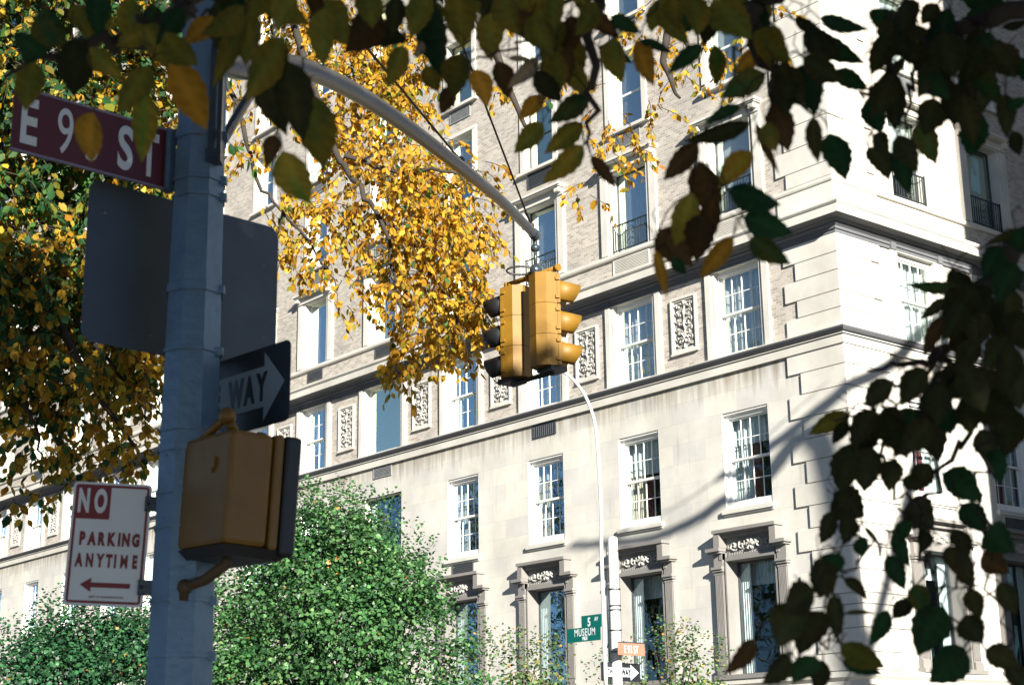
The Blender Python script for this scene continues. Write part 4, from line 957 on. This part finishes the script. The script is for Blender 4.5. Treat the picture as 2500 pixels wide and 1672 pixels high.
# ---- foreground branches of the street tree the camera stands under
T0=st(3.4,-2.6)
ft=empty('street_tree',T0,'nearest tree, its dark olive leaves hanging out of focus across the top and right','tree')
b=MB(); limb(b,[T0,T0+V((0,.05,2)),T0+V((.1,0,4.2))],.22,.16,12); L(b,T0).build('trunk',BARK,ft)
FL=[]  # base u,v, tip u,v, width px, colour
def fl(*a): FL.append(a)
for r_ in """418 143 504 316 95 y|350 218 346 396 68 Y|229 275 223 396 70 y|365 160 285 280 75 o|85 150 62 270 75 o|175 95 180 235 100 d|215 118 300 190 60 o|30 90 115 135 50 g|445 20 380 110 60 g|520 40 450 108 60 y|530 0 570 160 90 d|600 40 520 215 60 o|610 0 600 160 90 o|690 90 600 245 95 o|700 150 740 345 100 d|672 328 650 412 50 b|690 368 757 497 95 Y|760 230 790 410 110 o|640 160 700 330 90 d
790 20 790 165 75 o|860 55 998 100 80 d|985 110 945 215 60 o|1035 105 1010 140 30 p|1060 10 1080 190 85 g|1040 160 1070 225 55 o|1130 130 1110 240 80 o|1110 210 1075 280 50 b|1155 170 1190 262 62 y|1190 20 1200 150 80 o|1215 150 1240 243 60 b|1315 140 1240 215 45 p|1240 142 1305 150 18 p|1380 60 1320 150 80 o|1325 235 1268 292 50 y|1325 300 1255 375 60 o|1440 240 1340 300 62 G|1420 300 1330 375 60 o|1425 355 1325 447 62 Y|1443 380 1505 460 36 b|1370 170 1440 235 60 o|1220 -20 1270 90 80 o|1330 -10 1300 90 70 o|1110 -20 1130 120 90 o|900 -20 910 70 80 o|970 -10 960 90 60 d|1400 90 1410 200 80 o|1310 170 1370 250 60 d
1550 100 1597 210 60 y|1500 90 1520 200 70 o|1490 40 1565 82 45 g|1562 98 1643 132 28 g|1716 110 1630 181 48 g|1743 110 1750 212 50 Y|1855 120 1795 178 50 y|1870 180 1760 240 70 G|1840 80 1930 150 80 o|1810 260 1720 305 35 g|1830 300 1670 345 50 d|1705 350 1620 440 60 b|1835 370 1755 460 65 Y|1845 300 1902 425 25 b|1705 395 1745 540 84 b|1690 470 1650 600 70 o|1740 480 1725 610 60 b|1870 300 1895 370 55 o|1900 250 1925 370 75 b|1985 285 1998 398 45 b|2025 325 2065 440 75 g|1780 465 1905 500 72 g|1815 530 1935 570 75 g|2000 45 2120 72 45 g|1980 90 2110 155 60 g|2030 180 2120 220 50 g|1960 140 2060 200 70 d|1940 50 2010 80 35 d|1850 -10 1870 60 60 o|1900 160 1960 260 80 d|1890 60 1880 170 70 o|1780 0 1800 90 70 o|1690 0 1700 90 70 o|1620 -10 1590 80 60 o|1740 40 1720 110 60 d|1920 150 1890 290 80 d
1610 560 1690 650 95 b|1600 610 1628 725 32 y|1790 578 1708 680 52 y|1830 580 1930 645 60 G|1640 630 1675 670 35 g|1720 520 1700 640 80 b
2235 60 2230 110 60 d|2300 80 2330 190 95 d|2370 175 2450 260 50 G|2240 190 2320 245 60 g|2280 240 2255 330 80 d|2380 265 2370 380 72 g|2240 300 2285 400 65 G|2200 340 2220 475 62 g|2120 360 2170 440 60 b|2130 330 2170 380 50 d|2180 170 2185 320 70 d|2130 150 2215 95 25 d|2330 70 2420 20 25 d|2450 70 2510 50 25 d|2420 110 2480 190 80 d|2460 265 2510 240 30 g|2470 320 2490 380 40 b|2210 140 2140 210 30 d|2190 200 2110 250 25 d|2250 150 2330 250 70 d|2350 200 2330 310 70 d|2160 20 2140 70 50 g|2290 10 2250 60 50 d|2400 100 2480 130 30 d|2190 330 2240 420 60 d
2340 700 2212 693 34 G|2315 730 2245 780 32 d|2310 770 2255 870 42 b|2075 1010 1975 1060 50 o|2065 1025 2032 1085 35 d|2225 1000 2235 1050 44 y|2390 1050 2435 1130 60 b|2440 600 2400 680 60 G|2480 640 2430 740 70 g|2420 700 2340 760 50 d|2500 760 2440 860 70 d|2460 820 2400 900 70 d|2390 830 2330 910 60 d|2330 900 2270 990 70 d|2420 900 2400 1010 80 d|2480 880 2490 1000 80 d|2260 900 2200 990 70 d|2180 930 2110 990 60 d|2190 990 2120 1050 60 d|2140 1000 2080 1090 60 d|2300 980 2320 1060 60 G|2270 990 2250 1080 60 d|2360 960 2370 1060 70 d|2450 1000 2440 1060 60 d|2400 760 2380 850 70 d|2130 1040 2100 1110 50 d|2480 560 2500 620 60 g|2500 560 2400 600 25 d|2350 740 2300 830 60 d|2370 880 2340 970 70 G|2450 760 2470 860 70 d
2080 1080 2050 1200 85 b|2130 1090 2110 1200 80 d|2040 1200 2110 1260 95 d|2035 1250 2003 1326 45 b|2075 1260 2060 1330 50 d|2100 1310 2105 1360 40 g|2165 1355 2210 1440 50 g|2185 1290 2222 1385 42 G|2060 1410 2118 1465 30 b|2035 1450 2045 1565 45 b|1990 1440 1915 1490 80 G|1960 1480 1900 1580 90 o|2010 1490 1950 1600 80 d|1990 1600 1935 1668 60 o|2057 1570 2160 1628 62 o|2055 1612 2155 1645 35 g|2170 1490 2122 1575 45 g|2215 1460 2180 1510 45 d|2232 1425 2262 1508 55 G|2300 1480 2240 1600 95 b|2355 1580 2270 1665 85 b|2345 1345 2375 1440 50 G|2370 1435 2395 1510 50 b|2355 1500 2400 1570 70 b|2405 1585 2490 1630 60 d|2410 1290 2480 1350 80 g|2400 1345 2465 1398 60 b|2220 1220 2280 1290 85 d|2300 1155 2398 1225 75 g|2345 1230 2410 1300 65 b|2110 1285 2152 1335 14 d|2060 1497 2140 1497 12 b|2180 1120 2170 1200 60 d|2050 1350 2010 1420 60 g|2030 1380 2000 1460 60 d|2260 1290 2250 1350 40 d|2270 1130 2230 1200 60 d|2200 1170 2250 1180 40 d|2330 1290 2360 1370 50 d|2320 1330 2330 1400 40 d|2220 1270 2190 1330 40 b|2000 1360 2020 1460 60 d|2440 1420 2480 1500 50 d|1843 1560 1767 1645 48 b|1930 1600 1860 1668 55 d|2010 1610 1990 1690 50 d|2460 1620 2510 1690 50 d|2430 1090 2440 1180 50 b""".replace('\n','|').split('|'):
    p=r_.split(); fl(*[float(x) for x in p[:5]],p[5])
random.seed(21)
for (x0,y0,x1,y1,n,ks) in ((0,-50,560,80,13,'oodgG'),(560,-50,1100,30,12,'oodob'),(1100,-50,1500,40,11,'oodob'),(1500,-50,1960,30,8,'oodgG'),(2300,60,2490,240,8,'dgd'),(2130,60,2330,280,7,'dgd'),(2280,640,2480,1010,16,'dddG'),(2120,930,2320,1030,6,'dd'),(2160,-30,2480,40,5,'dg'),(1340,60,1500,220,5,'ogb'),(1860,30,2000,210,5,'dog')):
    for _ in range(n):
        u=random.uniform(x0,x1); v=random.uniform(y0,y1); a=R(random.gauss(90,38)); ln=random.uniform(85,135); fl(u,v,u+ln*math.cos(a),v+ln*math.sin(a),ln*random.uniform(.45,.75),random.choice(ks))
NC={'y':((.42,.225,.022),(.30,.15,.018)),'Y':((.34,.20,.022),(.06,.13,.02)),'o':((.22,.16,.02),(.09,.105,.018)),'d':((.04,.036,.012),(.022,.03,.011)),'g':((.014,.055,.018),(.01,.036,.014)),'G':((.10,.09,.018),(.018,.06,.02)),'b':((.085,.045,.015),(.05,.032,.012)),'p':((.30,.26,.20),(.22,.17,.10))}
bv=[];bf=[];bc=[]
def big_leaf(u0,v0,u1,v1,wpx,c,d):
    base=px(u0,v0,d); tip=px(u1,v1,d+random.uniform(-.03,.05)); ax=tip-base; ln=ax.length; ax.normalize()
    vd=(base-CAM).normalized(); sd=ax.cross(vd).normalized(); nm=sd.cross(ax)
    tw=random.uniform(-.75,.75); sd2=sd*math.cos(tw)+nm*math.sin(tw); nm2=nm*math.cos(tw)-sd*math.sin(tw)
    W=wpx*(d*1.03)/FPX/2/max(.72,math.cos(tw)); fold=random.uniform(.05,.35); curl=random.uniform(-.10,.12)
    c0,c1=NC[c]; k=1+random.gauss(0,.15); n=11; i0=len(bv); asym=random.uniform(-.08,.08); ph_=random.uniform(0,6)
    for i in range(n+1):
        t=i/n; wid=W*(math.sin(PI*min(1,t**.78))**.8)*(1-.25*t*t)
        if i in(0,n): wid=W*.02
        cen=base+ax*ln*t+nm2*ln*curl*math.sin(PI*t)+sd2*W*.25*math.sin(PI*t)*asym*3
        ser=(1+(.07 if i%2 else -.05))
        for s in (-1,-.5,0,.5,1):
            q=cen+sd2*wid*s*(ser if abs(s)==1 else 1)*(1+asym*s)+ax*(ln*.012*(1 if i%2 else 0) if abs(s)==1 else 0)+nm2*abs(s)*wid*fold
            bv.append(q); m_=max(0,min(1,.5+.9*noise.noise(V((u0*.01+s*.9,v0*.01+t*1.6,ph_)))+(.35 if abs(s)<.3 else 0)))
            vein=1.35 if s==0 else (1-.22*((i+int(abs(s)*2))%2)); bc.append([max(.004,(c0[j]*(1-m_)+c1[j]*m_)*k*vein) for j in range(3)]+[1])
    for i in range(n):
        for s in range(4): a=i0+i*5+s; bf.append((a,a+1,a+6,a+5))
    # petiole
    return base-ax*.02
pet=MB(); SB=[]
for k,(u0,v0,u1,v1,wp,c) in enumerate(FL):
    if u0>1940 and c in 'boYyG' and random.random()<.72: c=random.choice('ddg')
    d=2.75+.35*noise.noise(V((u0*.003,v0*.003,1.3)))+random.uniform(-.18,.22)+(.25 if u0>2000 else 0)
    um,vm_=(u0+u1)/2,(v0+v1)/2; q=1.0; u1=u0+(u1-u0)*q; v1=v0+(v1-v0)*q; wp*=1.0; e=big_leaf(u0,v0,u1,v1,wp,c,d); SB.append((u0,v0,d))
    base=px(u0,v0,d); pet.tube([base,base+(base-px(u1,v1,d)).normalized()*.02+V((0,0,.015)),base+V((random.uniform(-.02,.02),random.uniform(-.02,.02),.05))],.0011,4,cap=False)
for k,(u0,v0,d0_) in enumerate(SB):
    best=None
    for (u2,v2,d2) in SB:
        if v2<v0-8:
            q=math.hypot(u2-u0,(v2-v0)*.8)
            if q<170 and (best is None or q<best[0]): best=(q,u2,v2,d2)
    if best:
        p0=px(u0,v0,d0_); p1=px(*best[1:]); m_=(p0+p1)/2+V((0,0,.018)); pet.tube([p0,p0*.6+m_*.4+V((0,0,.008)),m_,p1],[.0011,.0014,.0016,.002],4,cap=False)
nb=len(bv); nf=len(bf); bv+=[V(q) for q in pet.v]; bf+=[tuple(i+nb for i in f) for f in pet.f]; bc+=[[.03,.02,.01,1]]*len(pet.v)
me=bpy.data.meshes.new('leaves'); me.from_pydata([tuple(q-T0) for q in bv],[],bf); me.polygons.foreach_set('use_smooth',[True]*len(bf))
ca=me.color_attributes.new('Col','FLOAT_COLOR','POINT'); ca.data.foreach_set('color',np.array(bc,np.float32).ravel()); me.materials.append(LEAFN)
lo=bpy.data.objects.new('leaves',me); COL.objects.link(lo); lo.parent=ft
b=MB()
def br(pts,r0,r1,d=2.95):
    limb(b,[px(u,v,d+.0004*(u-1250) if False else d) for u,v in pts],r0,r1,6)
top=T0+V((.1,0,4.2))
def big(pts,d=2.95,r0=.05,r1=.006): limb(b,[top]+[px(u,v,d) for u,v in pts],r0,r1,7)
big([(2900,-900),(2300,-700),(1400,-350),(600,-120),(420,50),(330,95),(240,108),(130,130),(10,190)],3.0,.05,.004)
big([(2900,-700),(2200,-400),(1750,-150),(1500,-60),(1440,20),(1447,240),(1440,360)],2.9,.04,.002)
big([(2900,-600),(2400,-300),(2000,-100),(1850,20),(1840,80),(1880,150),(1905,260),(1925,330)],2.9,.035,.002)
br([(1500,-60),(1380,10),(1340,90),(1250,125),(1130,150)],.006,.002); br([(1330,100),(1335,170),(1345,270)],.003,.0015); br([(1840,80),(1800,160),(1768,260),(1765,330)],.004,.0015)
br([(420,50),(520,10),(640,60),(690,160)],.005,.002); br([(1100,-80),(1060,10),(1000,70),(940,110)],.005,.002); br([(900,-100),(820,-10),(760,60),(740,200)],.005,.002); br([(1900,200),(1990,275),(2060,290)],.003,.0012)
big([(3000,-200),(2700,0),(2500,20),(2330,70),(2240,110),(2160,190),(2110,240)],3.1,.035,.003)
br([(2240,110),(2215,230),(2210,330)],.006,.002,3.1); br([(2330,70),(2390,160),(2385,260)],.005,.002,3.1)
big([(3000,200),(2750,350),(2500,565),(2430,660),(2392,755),(2314,856),(2250,885),(2118,907)],3.15,.04,.003)
br([(2392,755),(2440,860),(2420,1010)],.007,.003,3.15); br([(2314,856),(2240,930),(2150,990),(2075,1015)],.006,.002,3.15)
br([(2150,990),(2160,1110),(2190,1190),(2216,1256),(2160,1320),(2110,1355),(2040,1390),(2028,1460),(2033,1540),(2056,1690)],.004,.0012,3.1)
br([(2420,1010),(2330,1090),(2260,1230),(2250,1350),(2290,1440),(2320,1530),(2350,1600)],.006,.002,3.15); br([(2255,1360),(2300,1395),(2370,1430),(2440,1450)],.004,.0015,3.15); br([(2420,1010),(2390,1140),(2400,1270),(2410,1340),(2440,1460),(2480,1620)],.005,.002,3.15)
br([(2216,1256),(2255,1290),(2280,1330)],.003,.0012,3.1); br([(2033,1540),(1960,1560),(1880,1600),(1845,1570)],.003,.0015,3.1); br([(2110,1355),(2110,1310)],.002,.001,3.1)
L(b,T0).build('limbs',BARK,ft)
# crown overhead and behind the camera: it shades the pole
def crown_cloud(parent,lobes,n,size,pal,name='crown',m=LEAF):
    P=[];D=[];Nn=[];Ls=[];C=[]; tot=sum(l[2] for l in lobes)
    for c,r,w_ in lobes:
        for _ in range(int(n*w_/tot)):
            d=V((random.gauss(0,1),random.gauss(0,1),random.gauss(0,1))).normalized(); q=V(c)+V((d.x*r[0],d.y*r[1],d.z*r[2]))*(random.random()**.4)
            P.append(q); D.append(V((random.gauss(0,1),random.gauss(0,1),-.6))); Nn.append(V((random.gauss(0,1),random.gauss(0,1),random.gauss(0,1)))); Ls.append(size*(1+random.gauss(0,.2))); C.append(pcol(pal))
    o=leaf_cloud(name,np.array(P),np.array(D),np.array(Nn),np.abs(np.array(Ls)),.7,np.array(C),m,None); o.parent=parent; return o
crown_cloud(ft,[(V(st(2.0,-3.3,6.1))-T0,(2.7,2.5,2.6),10),(V(st(3.8,-3.4,6.3))-T0,(3.2,3.2,2.3),4),(V(st(1.2,-3.2,4.6))-T0,(2.2,2.2,1.6),3),(V(st(-.6,-.9,7.3))-T0,(2.4,2.2,2.0),5),(V(st(3.3,-1.9,9.3))-T0,(2.0,2.3,1.2),2.6),(V(st(5.5,-1.5,5.4))-T0,(2.0,2.0,1.8),1.2)],33000,.17,[((.05,.09,.02),3),((.12,.10,.02),2)])
# tall tree off to the right whose bare boughs throw soft shadows on the front
def shadow_of(x,y,z,s): return V((x,y,z))+SUN*s
TT=V((-36,14,0))
tt=empty('tall_tree',TT,'tall half bare tree outside the picture to the right, whose boughs shade the front','tree')
b=MB(); limb(b,[TT,TT+V((0,0,8)),TT+V((.3,.3,14)),TT+V((.5,.5,20))],.45,.2,12); L(b,TT).build('trunk',BARK,tt)
b=MB(); s_=24
s1=[shadow_of(0,-4.5,13.2,s_),shadow_of(0,-1.79,11.73,s_),shadow_of(0,0,10.92,s_),shadow_of(1.2,0,10.39,s_),shadow_of(2.65,0,9.82,s_),shadow_of(4.4,0,9.3,s_)]
limb(b,[TT+V((.4,.4,17))]+s1,.2,.12,7)
s2=[shadow_of(3.0,0,8.9,s_),shadow_of(4.36,0,8.62,s_),shadow_of(5.46,0,8.25,s_),shadow_of(7.1,0,7.95,s_),shadow_of(8.8,0,7.97,s_),shadow_of(10.6,0,8.12,s_)]
limb(b,[TT+V((.2,.3,15)),shadow_of(1.0,0,9.5,s_)]+s2,.2,.08,7)
L(b,TT).build('limbs',BARK,tt)
b=MB()
for k in range(16):
    q=random.choice(s1[2:]+s2[1:]); e=q+V((random.gauss(0,.7),random.gauss(0,.7),random.gauss(0,.6))); limb(b,[q,(q+e)/2+V((0,0,random.gauss(0,.1))),e],.03,.012,5)
L(b,TT).build('branchlets',BARK,tt)
# ------------------------------------------------------------------ park trees behind the camera, seen in the window panes
def park_tree(loc,h,label):
    o=empty('park_tree',loc,label,'tree',group='park trees behind the camera')
    b=MB(); limb(b,[V((0,0,0)),V((0,0,h*.4)),V((.3,.2,h*.75))],.35,.12,8)
    b.build('trunk',BARK,o); b=MB()
    for k in range(26):
        a=random.uniform(0,2*PI); r_=random.uniform(2,4.6); z=random.uniform(.45,1.0)*h
        limb(b,[V((0,0,h*.35)),V((math.cos(a)*r_*.5,math.sin(a)*r_*.5,(z+h*.35)/2)),V((math.cos(a)*r_,math.sin(a)*r_,z))],.10,.02,4)
    b.build('limbs',BARK,o)
    crown_cloud(o,[(V((0,0,h*.6)),(4.6,4.6,h*.3),5),(V((1.5,1,h*.45)),(4,4,h*.25),3)],5200,.28,PALG,'crown')
    return o
pt=park_tree(V((-2,39,0)),30,'leafy park tree behind the camera')
for i in range(1,11):
    c=copy_tree(pt,None,V((-2+i*8.5+random.uniform(-1.5,1.5),39+random.uniform(-2,3),0))); c.rotation_euler=(0,0,random.uniform(0,6)); c.scale=[random.uniform(.85,1.12)]*3

for (r_,f_,sc,lab) in ((-5,-3.2,.38,0),(-3,-7.5,.4,0),(1.5,-8.5,.4,0),(6.5,-7.5,.38,0),(9,-3,.35,0),(-7.5,1,.32,0)):  # extra trees added around the camera to keep skylight off near things
    c=copy_tree(pt,None,st(r_,f_,0)); c.rotation_euler=(0,0,random.uniform(0,6)); c.scale=[sc*1.4,sc*1.4,sc]; c['label']='young park tree added near the camera to block sky light, outside the view'; c['group']='young park trees added near the camera to block sky light'
